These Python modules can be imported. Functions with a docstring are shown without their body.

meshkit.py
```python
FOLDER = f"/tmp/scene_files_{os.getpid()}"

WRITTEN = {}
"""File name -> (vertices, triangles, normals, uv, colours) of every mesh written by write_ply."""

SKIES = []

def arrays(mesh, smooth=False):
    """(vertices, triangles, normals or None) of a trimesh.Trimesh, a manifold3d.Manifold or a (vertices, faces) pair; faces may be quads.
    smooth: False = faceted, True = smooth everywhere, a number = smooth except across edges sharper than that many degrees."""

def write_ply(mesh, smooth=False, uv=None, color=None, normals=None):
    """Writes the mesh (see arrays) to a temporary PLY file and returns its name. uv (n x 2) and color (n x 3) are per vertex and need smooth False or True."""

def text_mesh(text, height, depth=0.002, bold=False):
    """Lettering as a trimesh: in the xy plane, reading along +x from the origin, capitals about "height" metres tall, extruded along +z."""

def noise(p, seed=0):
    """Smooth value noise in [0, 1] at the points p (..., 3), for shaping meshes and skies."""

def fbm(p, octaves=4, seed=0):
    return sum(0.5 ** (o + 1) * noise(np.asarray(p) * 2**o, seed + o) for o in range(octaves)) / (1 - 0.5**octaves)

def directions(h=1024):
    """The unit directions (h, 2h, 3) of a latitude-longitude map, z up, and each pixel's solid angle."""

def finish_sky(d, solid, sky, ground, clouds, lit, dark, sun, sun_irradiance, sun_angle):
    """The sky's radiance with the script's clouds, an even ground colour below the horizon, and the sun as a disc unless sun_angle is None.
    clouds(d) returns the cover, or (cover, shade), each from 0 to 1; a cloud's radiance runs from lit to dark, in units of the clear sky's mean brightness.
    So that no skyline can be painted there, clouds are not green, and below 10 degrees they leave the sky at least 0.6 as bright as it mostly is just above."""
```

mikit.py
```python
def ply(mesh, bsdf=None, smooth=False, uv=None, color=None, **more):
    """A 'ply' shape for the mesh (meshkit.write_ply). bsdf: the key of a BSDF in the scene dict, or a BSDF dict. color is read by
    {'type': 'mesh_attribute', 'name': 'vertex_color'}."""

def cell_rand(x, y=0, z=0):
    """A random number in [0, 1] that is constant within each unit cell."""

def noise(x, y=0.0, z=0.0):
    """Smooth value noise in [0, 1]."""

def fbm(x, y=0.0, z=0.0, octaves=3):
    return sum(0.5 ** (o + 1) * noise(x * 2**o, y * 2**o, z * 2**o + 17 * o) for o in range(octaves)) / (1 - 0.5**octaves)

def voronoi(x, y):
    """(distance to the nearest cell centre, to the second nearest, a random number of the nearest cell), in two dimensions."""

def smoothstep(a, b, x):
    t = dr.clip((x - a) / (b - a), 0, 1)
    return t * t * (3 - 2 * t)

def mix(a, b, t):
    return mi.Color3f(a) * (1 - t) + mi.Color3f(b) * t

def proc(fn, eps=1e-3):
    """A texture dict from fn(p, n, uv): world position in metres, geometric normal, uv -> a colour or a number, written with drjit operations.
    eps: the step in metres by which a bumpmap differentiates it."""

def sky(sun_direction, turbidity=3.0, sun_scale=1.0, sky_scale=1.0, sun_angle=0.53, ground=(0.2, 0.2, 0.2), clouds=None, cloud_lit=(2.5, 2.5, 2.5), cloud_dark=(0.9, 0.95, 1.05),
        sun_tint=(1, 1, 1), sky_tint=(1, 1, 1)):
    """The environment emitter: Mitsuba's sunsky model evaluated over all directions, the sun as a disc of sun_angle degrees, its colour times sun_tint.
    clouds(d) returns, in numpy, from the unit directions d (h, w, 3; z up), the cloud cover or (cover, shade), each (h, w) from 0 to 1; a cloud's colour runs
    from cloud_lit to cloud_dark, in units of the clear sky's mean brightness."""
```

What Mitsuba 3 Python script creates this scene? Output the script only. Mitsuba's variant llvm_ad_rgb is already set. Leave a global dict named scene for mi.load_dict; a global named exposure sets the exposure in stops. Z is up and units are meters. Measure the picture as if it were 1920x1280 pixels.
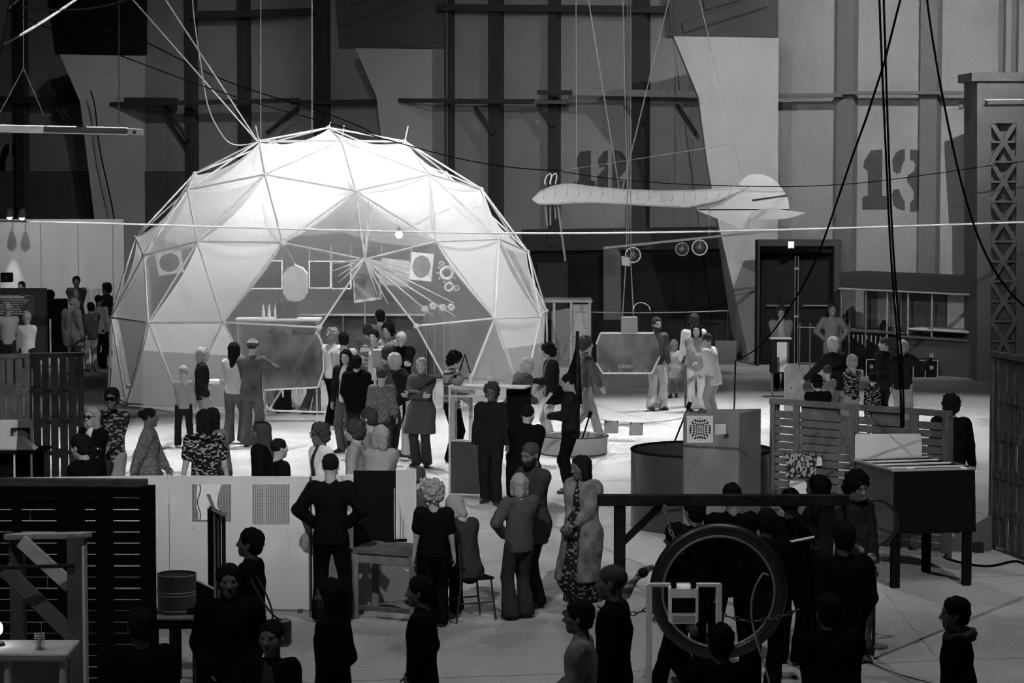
import math, random
import numpy as np
import trimesh, manifold3d as m3
import shapely.geometry as sg, shapely.affinity as sa
from shapely.ops import unary_union
import drjit as dr
import mitsuba as mi
import mikit, meshkit
from mikit import proc, fbm, noise, voronoi, smoothstep, cell_rand

T4 = mi.ScalarTransform4f
scene, labels = {}, {}
R_ = np.random.default_rng(7)
# ------------------------------------------------------------------ camera
FPX, HC, PITCH = 4800.0, 4.853, 0.07175
CP, SP = math.cos(PITCH), math.sin(PITCH)
scene['camera'] = {'type': 'perspective', 'fov': 2 * math.degrees(math.atan(960 / FPX)), 'fov_axis': 'x', 'near_clip': 0.5, 'far_clip': 300.0,
                   'to_world': T4().look_at(origin=[0, 0, HC], target=[0, CP, HC - SP], up=[0, 0, 1])}
exposure = 0.0
# ------------------------------------------------------------------ light: spots out of view overhead and unseen dome bulbs, placed for what they light
def spot(name, at, to, power, cut, beam=None):
    scene[name] = {'type': 'spot', 'intensity': {'type': 'rgb', 'value': [power] * 3}, 'cutoff_angle': cut, 'beam_width': beam or cut * 0.6,
                   'to_world': T4().look_at(origin=list(at), target=list(to), up=[0, 1, 0.01])}
def bulb(name, at, power):
    scene[name] = {'type': 'point', 'position': list(at), 'intensity': {'type': 'rgb', 'value': [power] * 3}}
spot('ceiling_spot_dome_front', (-3.0, 45.5, 11.0), (-2.6, 42.0, 0), 680, 36, 14)
spot('unseen_spot_dome_left', (-7.5, 45.0, 11.0), (-6.6, 40.0, 0), 540, 34, 14)
spot('unseen_spot_middle', (2.6, 50.5, 11.0), (2.6, 45.0, 0), 640, 34, 14)
spot('ceiling_spot_counter', (6.5, 52.0, 11.0), (6.0, 46.0, 0), 620, 36, 14)
spot('ceiling_spot_dome_top', (0.5, 46.0, 12.0), (-3.7, 52.4, 3.0), 240, 26, 16)
spot('unseen_spot_wall', (9.5, 48.0, 12.5), (7.5, 62.0, 4.5), 620, 30, 12)
spot('unseen_spot_pylons', (-2.0, 44.0, 13.0), (2.0, 66.0, 4.0), 280, 42, 10)
spot('ceiling_spot_entrance', (1.0, 38.0, 12.0), (0.3, 26.5, 0), 110, 42, 20)  # out of view, lights the near floor from behind
spot('unseen_spot_near_left', (-4.0, 14.0, 12.5), (-3.2, 21.5, 0), 120, 42, 18)  # out of view, lights the left foreground from the front
spot('ceiling_spot_near_right', (3.5, 20.0, 12.5), (2.8, 24.0, 0), 125, 46, 20)  # out of view, lights the right foreground
spot('ceiling_spot_boards', (-3.0, 10.0, 13.0), (-1.0, 39.0, 2.4), 1250, 19, 12)  # unseen, lights the boards and mid-hall from the front
spot('ceiling_spot_right', (7.0, 15.0, 13.0), (5.8, 31.5, 1.2), 330, 16, 9)  # out of view, brightens the right-hand screens
spot('unseen_spot_pylon_left', (-7.5, 62.0, 12.5), (-11.6, 74.8, 4.0), 130, 26, 10)  # out of view, picks out the left pylon
spot('unseen_spot_left', (-13.0, 64.0, 10.0), (-11.5, 66.0, 0), 170, 48, 20)
for i, q in enumerate([(-2.9, 52.2, 4.1), (-5.3, 53.6, 3.3), (-4.2, 50.6, 3.6), (-2.0, 54.0, 3.2)]):
    bulb(f'unseen_dome_bulb_{i}', q, 8)  # unseen bulbs placed to make the dome cloth glow

# ------------------------------------------------------------------ pixels to places (in the 1920 x 1280 frame)
def ray(px, py):
    a, b = (px - 960) / FPX, -(py - 640) / FPX
    return np.array([a, CP + b * SP, -SP + b * CP])
def G(px, py, z=0.0):
    r = ray(px, py); t = (z - HC) / r[2]
    return np.array([0, 0, HC]) + r * t
def D(px, py, Y):
    r = ray(px, py)
    return np.array([0, 0, HC]) + r * (Y / r[1])
def onplane(px, py, p0, n):
    r, o = ray(px, py), np.array([0, 0, HC])
    return o + r * (np.dot(np.asarray(p0) - o, n) / np.dot(r, n))
def P2(p):
    p = np.asarray(p, float); z = p[..., 2] - HC
    d = p[..., 1] * CP - z * SP; u = p[..., 1] * SP + z * CP
    return np.stack([960 + FPX * p[..., 0] / d, 640 - FPX * u / d], -1)

# ------------------------------------------------------------------ materials
def rgb(v):
    return {'type': 'rgb', 'value': [float(v)] * 3 if np.isscalar(v) else list(v)}
def mat(key, v, rough=None, two=True, **k):
    if rough is None:
        b = {'type': 'diffuse', 'reflectance': v if isinstance(v, dict) else rgb(v)}
    else:
        b = {'type': 'principled', 'base_color': v if isinstance(v, dict) else rgb(v), 'roughness': rough, **k}
    scene[key] = {'type': 'twosided', 'bsdf': b} if two else b
    return key
def g3(v):
    return mi.Color3f(v, v, v)
def folds(key, v, sc=.035):
    scene[key] = {'type': 'twosided', 'bsdf': {'type': 'bumpmap', 'folds': proc(fold_height, .012), 'scale': sc, 'bsdf': {'type': 'diffuse', 'reflectance': v if isinstance(v, dict) else rgb(v)}}}
def fold_height(p, n, uv):
    q = fbm(p.x * 3, p.y * 3, p.z * 3, 2) * 3
    return fbm(p.x * 7 + q, p.y * 7 - q, p.z * 4 + q, 3)
for nm, v in (('black', .006), ('charcoal', .014), ('dark', .032), ('slate', .06), ('mid', .12), ('grey', .22), ('pale', .42), ('white', .75)):
    folds('cloth_' + nm, v)
mat('skin', .30); mat('skin_dark', .10)  # darker copy: dark skin, and shade painted into backlit faces
mat('hair_black', .010); mat('hair_brown', .04); mat('hair_fair', .22); mat('hair_grey', .36)
mat('eye', .02)
mat('leather', .02, .35); mat('leather_pale', .6, .5)
folds('denim', proc(lambda p, n, uv: g3(.04 + .07 * fbm(p.x * 9, p.y * 9, p.z * 5, 3))))
folds('denim_pale', proc(lambda p, n, uv: g3(.14 + .18 * fbm(p.x * 8, p.y * 8, p.z * 5, 3))))
mat('tweed', proc(lambda p, n, uv: g3(.03 + .16 * noise(p.x * 60, p.y * 60, p.z * 60))))
mat('print_dark', proc(lambda p, n, uv: g3(dr.select(noise(p.x * 34, p.y * 34, p.z * 38) > .58, .17, .016))))
mat('print_scale', proc(lambda p, n, uv: g3(dr.select(noise(p.x * 38, p.y * 38, p.z * 46 + 2 * noise(p.x * 14, p.z * 14)) > .58, .22, .010))))
mat('fur', proc(lambda p, n, uv: g3(.03 + .22 * fbm(p.x * 14, p.y * 14, p.z * 9, 3))))
mat('plaid', proc(lambda p, n, uv: g3(dr.select((noise(p.x * 4 + 9, 0, p.z * 30) > .5), .26, .08))))
def woodtex(lo, hi, f=1.0):
    return proc(lambda p, n, uv: g3(lo + (hi - lo) * fbm((p.x + p.y) * 6 * f, p.z * 6 * f, (p.x - p.y) * 6 * f + 3 * noise(p.z * 2, p.x * 2), 3)))
mat('wood_dark', woodtex(.012, .035)); mat('wood_mid', woodtex(.05, .13)); mat('wood_grey', woodtex(.09, .22)); mat('wood_pale', woodtex(.25, .45))
mat('plywood', woodtex(.075, .15, .5)); mat('wood_black', .007)
mat('board_white', proc(lambda p, n, uv: g3(.50 + .08 * fbm(p.x * 3, p.y * 3, p.z * 3))))
mat('board_grey', proc(lambda p, n, uv: g3(.26 + .08 * fbm(p.x * 5, p.y * 5, p.z * 5))))
mat('paper', .62); mat('paper_grey', .30); mat('ink', .02); mat('paint_black', .008); mat('paint_grey', .13)
mat('metal_dark', .03, .3); mat('metal_grey', .25, .35, metallic=.6); mat('metal_pale', .6, .3, metallic=.5)
mat('rope_white', .9); mat('rope_grey', .33); mat('wire_black', .006)
mat('plastic_white', .75, .4)
scene['mirror_glass'] = {'type': 'twosided', 'bsdf': {'type': 'roughconductor', 'alpha': .05, 'specular_reflectance': rgb(.5)}}
mat('concrete_wall', proc(lambda p, n, uv: g3(.17 + .10 * fbm(p.x * .9 + 3, p.y * .9, p.z * .5, 4) + .03 * noise(p.x * 26, p.y * 26, p.z * 26))))
mat('wall_dado', proc(lambda p, n, uv: g3(.07 + .04 * fbm(p.x * .9 + 3, p.y * .9, p.z * .5, 4))))
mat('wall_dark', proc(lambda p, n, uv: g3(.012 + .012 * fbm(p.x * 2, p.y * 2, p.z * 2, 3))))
mat('steel_dark', .045); mat('steel_mid', .12)
mat('pylon_face', proc(lambda p, n, uv: g3(.25 + .08 * fbm(p.x * 1.1, p.y * 1.1, p.z * .7, 4) + .03 * noise(p.x * 24, p.y * 24, p.z * 24))))
mat('lattice_concrete', proc(lambda p, n, uv: g3(.105 + .04 * fbm(p.x * 2, p.y * 2, p.z * 2, 3))))
mat('number_paint', proc(lambda p, n, uv: g3(.055 + .02 * fbm(p.x * 4, p.y * 4, p.z * 4))))
mat('partition_paint', proc(lambda p, n, uv: g3(.46 + .06 * fbm(p.x * 1.4, p.y * 1.4, p.z * .5, 3))))

# ------------------------------------------------------------------ meshes
def cat(ms):
    return trimesh.util.concatenate([m for m in ms if m is not None])
def box(c, s, rz=0.0, M=None):
    m = trimesh.creation.box(extents=s)
    if rz: m.apply_transform(trimesh.transformations.rotation_matrix(rz, [0, 0, 1]))
    if M is not None:
        X = np.eye(4); X[:3, :3] = M; m.apply_transform(X)
    m.apply_translation(c)
    return m
def rbox(c, s, r=.01, rz=0.0):
    """A box with chamfered edges."""
    s = np.asarray(s, float); r = min(r, s.min() * .45)
    pts = [np.array([x, y, z]) * (s / 2 - r * np.array(k)) for x in (-1, 1) for y in (-1, 1) for z in (-1, 1) for k in ((0, 1, 1), (1, 0, 1), (1, 1, 0))]
    h = m3.Manifold.hull_points(np.array(pts)).to_mesh()
    m = trimesh.Trimesh(h.vert_properties[:, :3], h.tri_verts, process=False)
    if rz: m.apply_transform(trimesh.transformations.rotation_matrix(rz, [0, 0, 1]))
    m.apply_translation(c)
    return m
def frame(a, b, up=(0, 0, 1)):
    a, b = np.asarray(a, float), np.asarray(b, float)
    z = b - a; L = np.linalg.norm(z); z = z / L
    x = np.cross(up, z)
    if np.linalg.norm(x) < 1e-5: x = np.cross([0, 1, 0], z)
    x /= np.linalg.norm(x)
    return np.stack([x, np.cross(z, x), z], 1), L
def beam(a, b, w, h, up=(0, 0, 1), ch=.006):
    """A timber from a to b; w across, h along up."""
    M, L = frame(a, b, up)
    m = rbox((0, 0, 0), (w, h, L), ch)
    X = np.eye(4); X[:3, :3] = M; X[:3, 3] = (np.asarray(a, float) + np.asarray(b, float)) / 2
    m.apply_transform(X)
    return m
def tube(pts, r, n=8, caps=True):
    pts = np.asarray(pts, float); k = len(pts)
    r = np.broadcast_to(np.asarray(r, float), (k,))
    t = np.gradient(pts, axis=0); t /= np.linalg.norm(t, axis=1, keepdims=True) + 1e-12
    x = np.cross(t[0], [0, 0, 1.0] if abs(t[0][2]) < .9 else [1.0, 0, 0]); x /= np.linalg.norm(x)
    V, an = [], np.arange(n) * 2 * np.pi / n
    for i in range(k):
        x = x - t[i] * np.dot(x, t[i]); x /= np.linalg.norm(x)
        y = np.cross(t[i], x)
        V.append(pts[i] + r[i] * (np.cos(an)[:, None] * x + np.sin(an)[:, None] * y))
    V = np.vstack(V); F = []
    for i in range(k - 1):
        for j in range(n):
            a, b, c, d = i * n + j, i * n + (j + 1) % n, (i + 1) * n + (j + 1) % n, (i + 1) * n + j
            F += [(a, b, c), (a, c, d)]
    if caps:
        F += [(0, j + 1, j) for j in range(1, n - 1)] + [((k - 1) * n, (k - 1) * n + j, (k - 1) * n + j + 1) for j in range(1, n - 1)]
    return trimesh.Trimesh(V, F, process=False)
def sag(a, b, drop, k=16):
    a, b = np.asarray(a, float), np.asarray(b, float); t = np.linspace(0, 1, k)[:, None]
    p = a + (b - a) * t; p[:, 2] -= (4 * drop * t * (1 - t))[:, 0]
    return p
def spline(pts, k=24):
    from scipy.interpolate import CubicSpline
    pts = np.asarray(pts, float); s = np.r_[0, np.cumsum(np.linalg.norm(np.diff(pts, axis=0), axis=1))]
    return CubicSpline(s, pts)(np.linspace(0, s[-1], k))
def lathe(prof, n=32, c=(0, 0, 0)):
    m = trimesh.creation.revolve(np.asarray(prof, float), sections=n); m.apply_translation(c)
    return m
def extrude(poly, depth, O, X, Y):
    """Polygon (in metres along X and Y from O) extruded by depth along X x Y."""
    poly = poly if hasattr(poly, 'geoms') or hasattr(poly, 'exterior') else sg.Polygon(poly)
    X, Y = np.asarray(X, float), np.asarray(Y, float); Z = np.cross(X, Y)
    out = []
    for g in getattr(poly, 'geoms', [poly]):
        m = trimesh.creation.extrude_polygon(g, depth, engine='earcut')
        A = np.eye(4); A[:3, 0], A[:3, 1], A[:3, 2], A[:3, 3] = X, Y, Z, O
        m.apply_transform(A); out.append(m)
    return cat(out)
def torus(R, r, n=48, k=10, M=None, c=(0, 0, 0), stretch=1.0):
    a = np.arange(n) * 2 * np.pi / n; b = np.arange(k) * 2 * np.pi / k
    A, B = np.meshgrid(a, b, indexing='ij')
    V = np.stack([(R + r * np.cos(B)) * np.cos(A), (R + r * np.cos(B)) * np.sin(A), r * stretch * np.sin(B)], -1).reshape(-1, 3)
    F = []
    for i in range(n):
        for j in range(k):
            q = [i * k + j, ((i + 1) % n) * k + j, ((i + 1) % n) * k + (j + 1) % k, i * k + (j + 1) % k]
            F += [(q[0], q[1], q[2]), (q[0], q[2], q[3])]
    if M is not None: V = V @ np.asarray(M).T
    return trimesh.Trimesh(V + np.asarray(c), F, process=False)
def sphere(c, r, sub=2):
    m = trimesh.creation.icosphere(subdivisions=sub); m.apply_scale(r if np.isscalar(r) else 1.0)
    if not np.isscalar(r): m.vertices *= np.asarray(r)
    m.apply_translation(c)
    return m
def rotz(a):
    c, s = math.cos(a), math.sin(a)
    return np.array([[c, -s, 0], [s, c, 0], [0, 0, 1.0]])
def rotx(a):
    c, s = math.cos(a), math.sin(a)
    return np.array([[1.0, 0, 0], [0, c, -s], [0, s, c]])
def roty(a):
    c, s = math.cos(a), math.sin(a)
    return np.array([[c, 0, s], [0, 1.0, 0], [-s, 0, c]])

# ------------------------------------------------------------------ entries
_count = {}
def numbered(name):
    i = _count.get(name, 0); _count[name] = i + 1
    return name if i == 0 else f'{name}_{i:03d}'
def thing(name, label, cat_, group=None, kind=None):
    key = numbered(name)
    labels[key] = {'label': label, 'category': cat_}
    if group: labels[key]['group'] = group
    if kind: labels[key]['kind'] = kind
    return key
def part(parent, name, mesh, m, smooth=False, label=None, **k):
    key = numbered(parent + '__' + name) if parent else numbered(name)
    scene[key] = mikit.ply(mesh, m, smooth, **k)
    if label: labels[key] = {'label': label}
    return key
def again(parent, name, shape, m=None, label=None, to_world=None):
    """Another entry of a shape dict already written."""
    key = numbered(parent + '__' + name) if parent else numbered(name)
    scene[key] = {**shape, **({'bsdf': {'type': 'ref', 'id': m}} if m else {}), **({'to_world': to_world} if to_world is not None else {})}
    if label: labels[key] = {'label': label}
    return key
def one(name, mesh, m, label, cat_, group=None, smooth=False, kind=None, **k):
    """A thing that is a single mesh."""
    key = thing(name, label, cat_, group, kind)
    scene[key] = mikit.ply(mesh, m, smooth, **k)
    return key
def struct(name, mesh, m, label=None, smooth=False):
    scene[name] = mikit.ply(mesh, m, smooth)
    labels[name] = {'kind': 'structure', **({'label': label} if label else {})}
    _count[name] = 1
    return name
# ================================================================== the hall
mat('floor_concrete', proc(lambda p, n, uv: g3(
    (.26 + .20 * fbm(p.x * .35, p.y * .35, 1.7, 4) - .09 * smoothstep(.55, .75, fbm(p.x * .9 + 31, p.y * .6, 4.1, 4)) + .05 * smoothstep(.6, .8, fbm(p.x * .5, p.y * 1.3, 9.1, 4)) + .06 * noise(p.x * 30, p.y * 30, 0))
    * (1 - .32 * smoothstep(.006, .001, dr.abs(p.x * .16 + p.y * .05 + .23 - dr.floor(p.x * .16 + p.y * .05 + .73) + .010 * fbm(p.y * 1.2, p.x, 3, 3))))
    * (1 - .38 * smoothstep(.009, .001, dr.abs(p.y * .21 - .035 * p.x - dr.floor(p.y * .21 - .035 * p.x + .5) + .016 * fbm(p.x * 1.2, p.y, 5, 3)))))))
struct('floor', box((0, 50, -.15), (80, 110, .30)), 'floor_concrete', 'worn concrete floor of the exhibition hall')
struct('ceiling', box((0, 50, 14.2), (80, 110, .4)), 'steel_dark')
WU, WN = np.array([.8, -.6, 0]), np.array([-.6, -.8, 0])
W0 = D(1400, 600, 62.5) * [1, 1, 0]
def Wl(px, py, off=0.0):
    return onplane(px, py, W0 + WN * off, WN)
def wpoly(pts, depth, off=0.0):
    """Outline in the photograph's pixels, laid on the back wall and given its thickness."""
    q = [Wl(x, y) for x, y in pts]
    X, Y = -WU, np.array([0, 0, 1.0])          # X x Y points to the hall
    poly = sg.Polygon([((p - W0) @ X, p[2]) for p in q]).buffer(0)
    return extrude(poly, depth, W0 + WN * off, X, Y) if np.cross(X, Y) @ WN > 0 else extrude(sa.scale(poly, -1, 1, origin=(0, 0)), depth, W0 + WN * off, -X, Y)
a, b = Wl(-500, 600) * [1, 1, 0], Wl(2500, 600) * [1, 1, 0]
struct('wall_back', box((a + b) / 2 + [.18, .24, 7], (np.linalg.norm(b - a), .6, 14), math.atan2(-.6, .8)), 'concrete_wall', 'tall grey back wall of the hall')
def wcol(px, w, y0, y1, m, name='pilaster', d=.22):
    p = Wl(px, 300); z1, z0 = Wl(px, y0)[2], Wl(px, y1)[2]
    part('wall_back', name, box([p[0] + WN[0] * d / 2, p[1] + WN[1] * d / 2, (z0 + z1) / 2], (w, d, z1 - z0), math.atan2(-.6, .8)), m)
for px, w in ((48, .36), (365, .34), (464, .34), (610, .42), (848, .18), (935, .36), (1044, .26), (1206, .40)):
    wcol(px, w, -90, 668 if px < 900 else 462, 'steel_dark')
for px in (1592, 1748):
    wcol(px, .44, -90, 650, 'steel_mid')
for px in (1878, 1902):
    wcol(px, .12, -90, 650, 'steel_mid', 'pipe', .12)
p = Wl(849, 300)
part('wall_back', 'conduit', tube([[p[0] - .15, p[1] - .2, Wl(849, -80)[2]], [p[0] - .15, p[1] - .2, 3.0]], .03), 'steel_mid')
def wbeam(pa, pb, h, off, m, name='girder', w=.16):
    A, B = Wl(*pa, off), Wl(*pb, off)
    part('wall_back', name, beam(A, B, h, w, WN), m)
wbeam((-60, 186), (330, 190), .20, .30, 'steel_dark'); wbeam((190, 196), (560, 188), .13, .55, 'steel_dark'); wbeam((548, 192), (720, 190), .12, .35, 'steel_dark')
wbeam((750, 188), (1000, 190), .11, .55, 'steel_dark'); wbeam((840, 191), (1060, 191), .10, .45, 'steel_mid')
wbeam((1010, 173), (1070, 174), .12, .70, 'steel_dark'); wbeam((1060, 172), (1310, 177), .17, .55, 'concrete_wall')
wbeam((1438, 180), (1580, 178), .10, .35, 'steel_mid'); wbeam((1570, 174), (1830, 174), .08, .30, 'steel_mid')
wbeam((360, 28), (590, 22), .20, .35, 'steel_dark'); wbeam((820, 14), (1250, 18), .18, .3, 'steel_dark')
for x0, y0, x1, y1 in ((310, 200, 352, 262), (105, 200, 135, 240), (1008, 196, 1038, 236), (1172, 200, 1206, 232), (1268, 196, 1304, 250), (890, 200, 925, 250), (500, 250, 560, 200)):
    wbeam((x0, y0), (x1, y1), .09, .35, 'steel_dark', 'bracket', .09)
# darker lower wall; the hangar opening's darkness is painted as a black panel
part('wall_back', 'dado', wpoly([(-200, 321), (640, 321), (640, 690), (-200, 690)], .03), 'wall_dado', label='darker painted lower wall')
part('wall_back', 'hangar_opening', wpoly([(985, 468), (1385, 464), (1385, 705), (985, 705)], .04), 'wall_dark', label='black hangar opening')
part('wall_back', 'lintel', wpoly([(985, 430), (1380, 424), (1380, 466), (985, 470)], .16), 'steel_dark')
part('wall_back', 'opening_post', wpoly([(1140, 466), (1166, 466), (1166, 690), (1140, 690)], .20), 'steel_mid')
part('wall_back', 'opening_panel', wpoly([(1012, 492), (1066, 492), (1066, 600), (1012, 600)], .10), 'steel_dark')
# raised dark panels in place of the recesses above the pylons, with folded canvas
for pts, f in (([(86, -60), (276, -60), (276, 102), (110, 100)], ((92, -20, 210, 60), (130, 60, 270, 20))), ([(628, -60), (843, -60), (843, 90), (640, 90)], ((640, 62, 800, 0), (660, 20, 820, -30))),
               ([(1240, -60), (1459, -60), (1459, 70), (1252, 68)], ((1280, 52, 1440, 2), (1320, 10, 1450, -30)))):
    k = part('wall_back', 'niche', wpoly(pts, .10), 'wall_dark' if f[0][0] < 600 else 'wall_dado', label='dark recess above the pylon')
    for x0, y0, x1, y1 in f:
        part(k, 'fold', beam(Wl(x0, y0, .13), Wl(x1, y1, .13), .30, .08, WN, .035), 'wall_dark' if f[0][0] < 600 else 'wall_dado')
def z3(pts):
    return [(1280 + x / 3, y / 3) for x, y in pts]
one13 = z3([(1060, 845), (1122, 840), (1122, 1100), (1155, 1105), (1155, 1178), (1012, 1178), (1012, 1108), (1042, 1100), (1042, 965), (1018, 940), (1022, 905)])
three = [z3([(1250, 838), (1250, 900), (1235, 925), (1225, 970), (1205, 978), (1185, 960), (1180, 900), (1200, 860), (1225, 842)]),
         z3([(1188, 1066), (1215, 1062), (1230, 1100), (1250, 1135), (1250, 1185), (1210, 1175), (1185, 1150), (1178, 1100)]),
         z3([(1280, 840), (1340, 845), (1368, 880), (1368, 960), (1340, 1010), (1368, 1050), (1368, 1140), (1340, 1185), (1280, 1192), (1280, 1140), (1300, 1120), (1302, 1080), (1285, 1050), (1262, 1020), (1268, 985), (1300, 965), (1310, 930), (1300, 905), (1280, 900)])]
def decal(pts):
    m = wpoly(pts, .012)
    return m
part('wall_back', 'numeral', decal(one13), 'number_paint', label='stencilled numeral 1 of bay 13')
part('wall_back', 'numeral', cat([decal(p) for p in three]), 'number_paint', label='stencilled numeral 3 of bay 13')
part('wall_back', 'numeral', decal([(1088, 284), (1108, 282), (1108, 338), (1116, 340), (1116, 352), (1076, 352), (1076, 342), (1086, 338), (1086, 318), (1080, 312), (1081, 300)]), 'number_paint', label='stencilled numeral 1 of bay 12')
part('wall_back', 'numeral', cat([decal([(1121, 300), (1132, 284), (1140, 282), (1140, 300), (1136, 312), (1124, 314)]), decal([(1120, 352), (1120, 332), (1140, 308), (1140, 352)]),
                                  decal([(1148, 281), (1166, 284), (1176, 300), (1174, 318), (1158, 338), (1176, 340), (1176, 354), (1148, 354)])]), 'number_paint', label='stencilled numeral 2 of bay 12')
def ringhalf(s):
    o = [(20 + s * (3 + 18 * math.sin(t)), 312 - 44 * math.cos(t)) for t in np.linspace(0, math.pi, 14)]
    i = [(20 + s * (3 + 7 * math.sin(t)), 312 - 22 * math.cos(t)) for t in np.linspace(math.pi, 0, 10)]
    return o + i
part('wall_back', 'numeral', cat([decal(ringhalf(1)), decal(ringhalf(-1))]), 'wall_dark', label='stencilled numeral 0 of bay 10')
part('wall_back', 'numeral', decal([(-40, 270), (-24, 268), (-24, 344), (-14, 346), (-14, 356), (-52, 356), (-52, 346), (-42, 344), (-42, 300), (-48, 294)]), 'wall_dark')
wb = part('wall_back', 'wall_plate', wpoly([(1800, 190), (1808, 190), (1808, 202), (1800, 202)], .06), 'steel_mid')

# ------------------------------------------------------------------ pylons
def pylon(name, Y, face, crease, thick, label):
    k = thing(name, label, 'pylon', kind='structure')
    q = [D(x, y, Y) for x, y in face]
    part(k, 'face', extrude(sg.Polygon([(p[0], p[2]) for p in q]), -thick if False else thick, (0, Y + thick, 0), (1, 0, 0), (0, 0, 1)), 'pylon_face')
    if crease:
        V, F = [], []
        for (fx, fy), (sx, sy) in crease:
            V += [D(fx, fy, Y + .02), D(sx, sy, Y + 1.1)]
        for i in range(len(crease) - 1):
            F += [(2 * i, 2 * i + 1, 2 * i + 3), (2 * i, 2 * i + 3, 2 * i + 2)]
        m = trimesh.Trimesh(V, F, process=False)
        part(k, 'side', m, 'pylon_face')
    return k
pylon('pylon', 60.9, [(1263, 68), (1460, 71), (1459, 330), (1456, 678), (1405, 678), (1375, 540), (1352, 440), (1341, 395), (1324, 290), (1310, 182)],
      [((1345, 410), (1341, 395)), ((1352, 440), (1345, 440)), ((1378, 555), (1362, 555)), ((1406, 677), (1379, 672))], .5, 'tall flared concrete pylon beside the numeral 13')
pylon('pylon', 68.4, [(666, 90), (840, 93), (840, 645), (792, 645), (740, 420), (716, 268), (706, 182)], None, .5, 'tall flared concrete pylon rising behind the dome')
pylon('pylon', 74.8, [(112, 102), (272, 105), (274, 615), (215, 615), (178, 420), (160, 270), (150, 190)], None, .5, 'tall flared concrete pylon behind the hanging light fitting')

# ------------------------------------------------------------------ the lattice column at the right
LY = 55.4
k = thing('column', 'large concrete column with a lattice of raised crosses', 'column', kind='structure')
def flat(pts, Y, depth):
    q = [D(x, y, Y) for x, y in pts]
    return extrude(sg.Polygon([(p[0], p[2]) for p in q]), depth, (0, Y + depth, 0), (1, 0, 0), (0, 0, 1))
slab = sg.Polygon([(D(x, y, LY)[0], D(x, y, LY)[2]) for x, y in [(1832, 150), (2060, 150), (2060, 722), (1832, 722)]])
cellp = []
cells = [229 + 74.6 * i for i in range(7)]
for y in cells:
    A, B = D(1859, y, LY), D(1905, y + 74.6, LY)
    cellp.append(sg.box(A[0], B[2], B[0], A[2]))
part(k, 'shaft', extrude(slab.difference(unary_union(cellp)), 1.6, (0, LY + 1.6, 0), (1, 0, 0), (0, 0, 1)), 'lattice_concrete')
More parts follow.
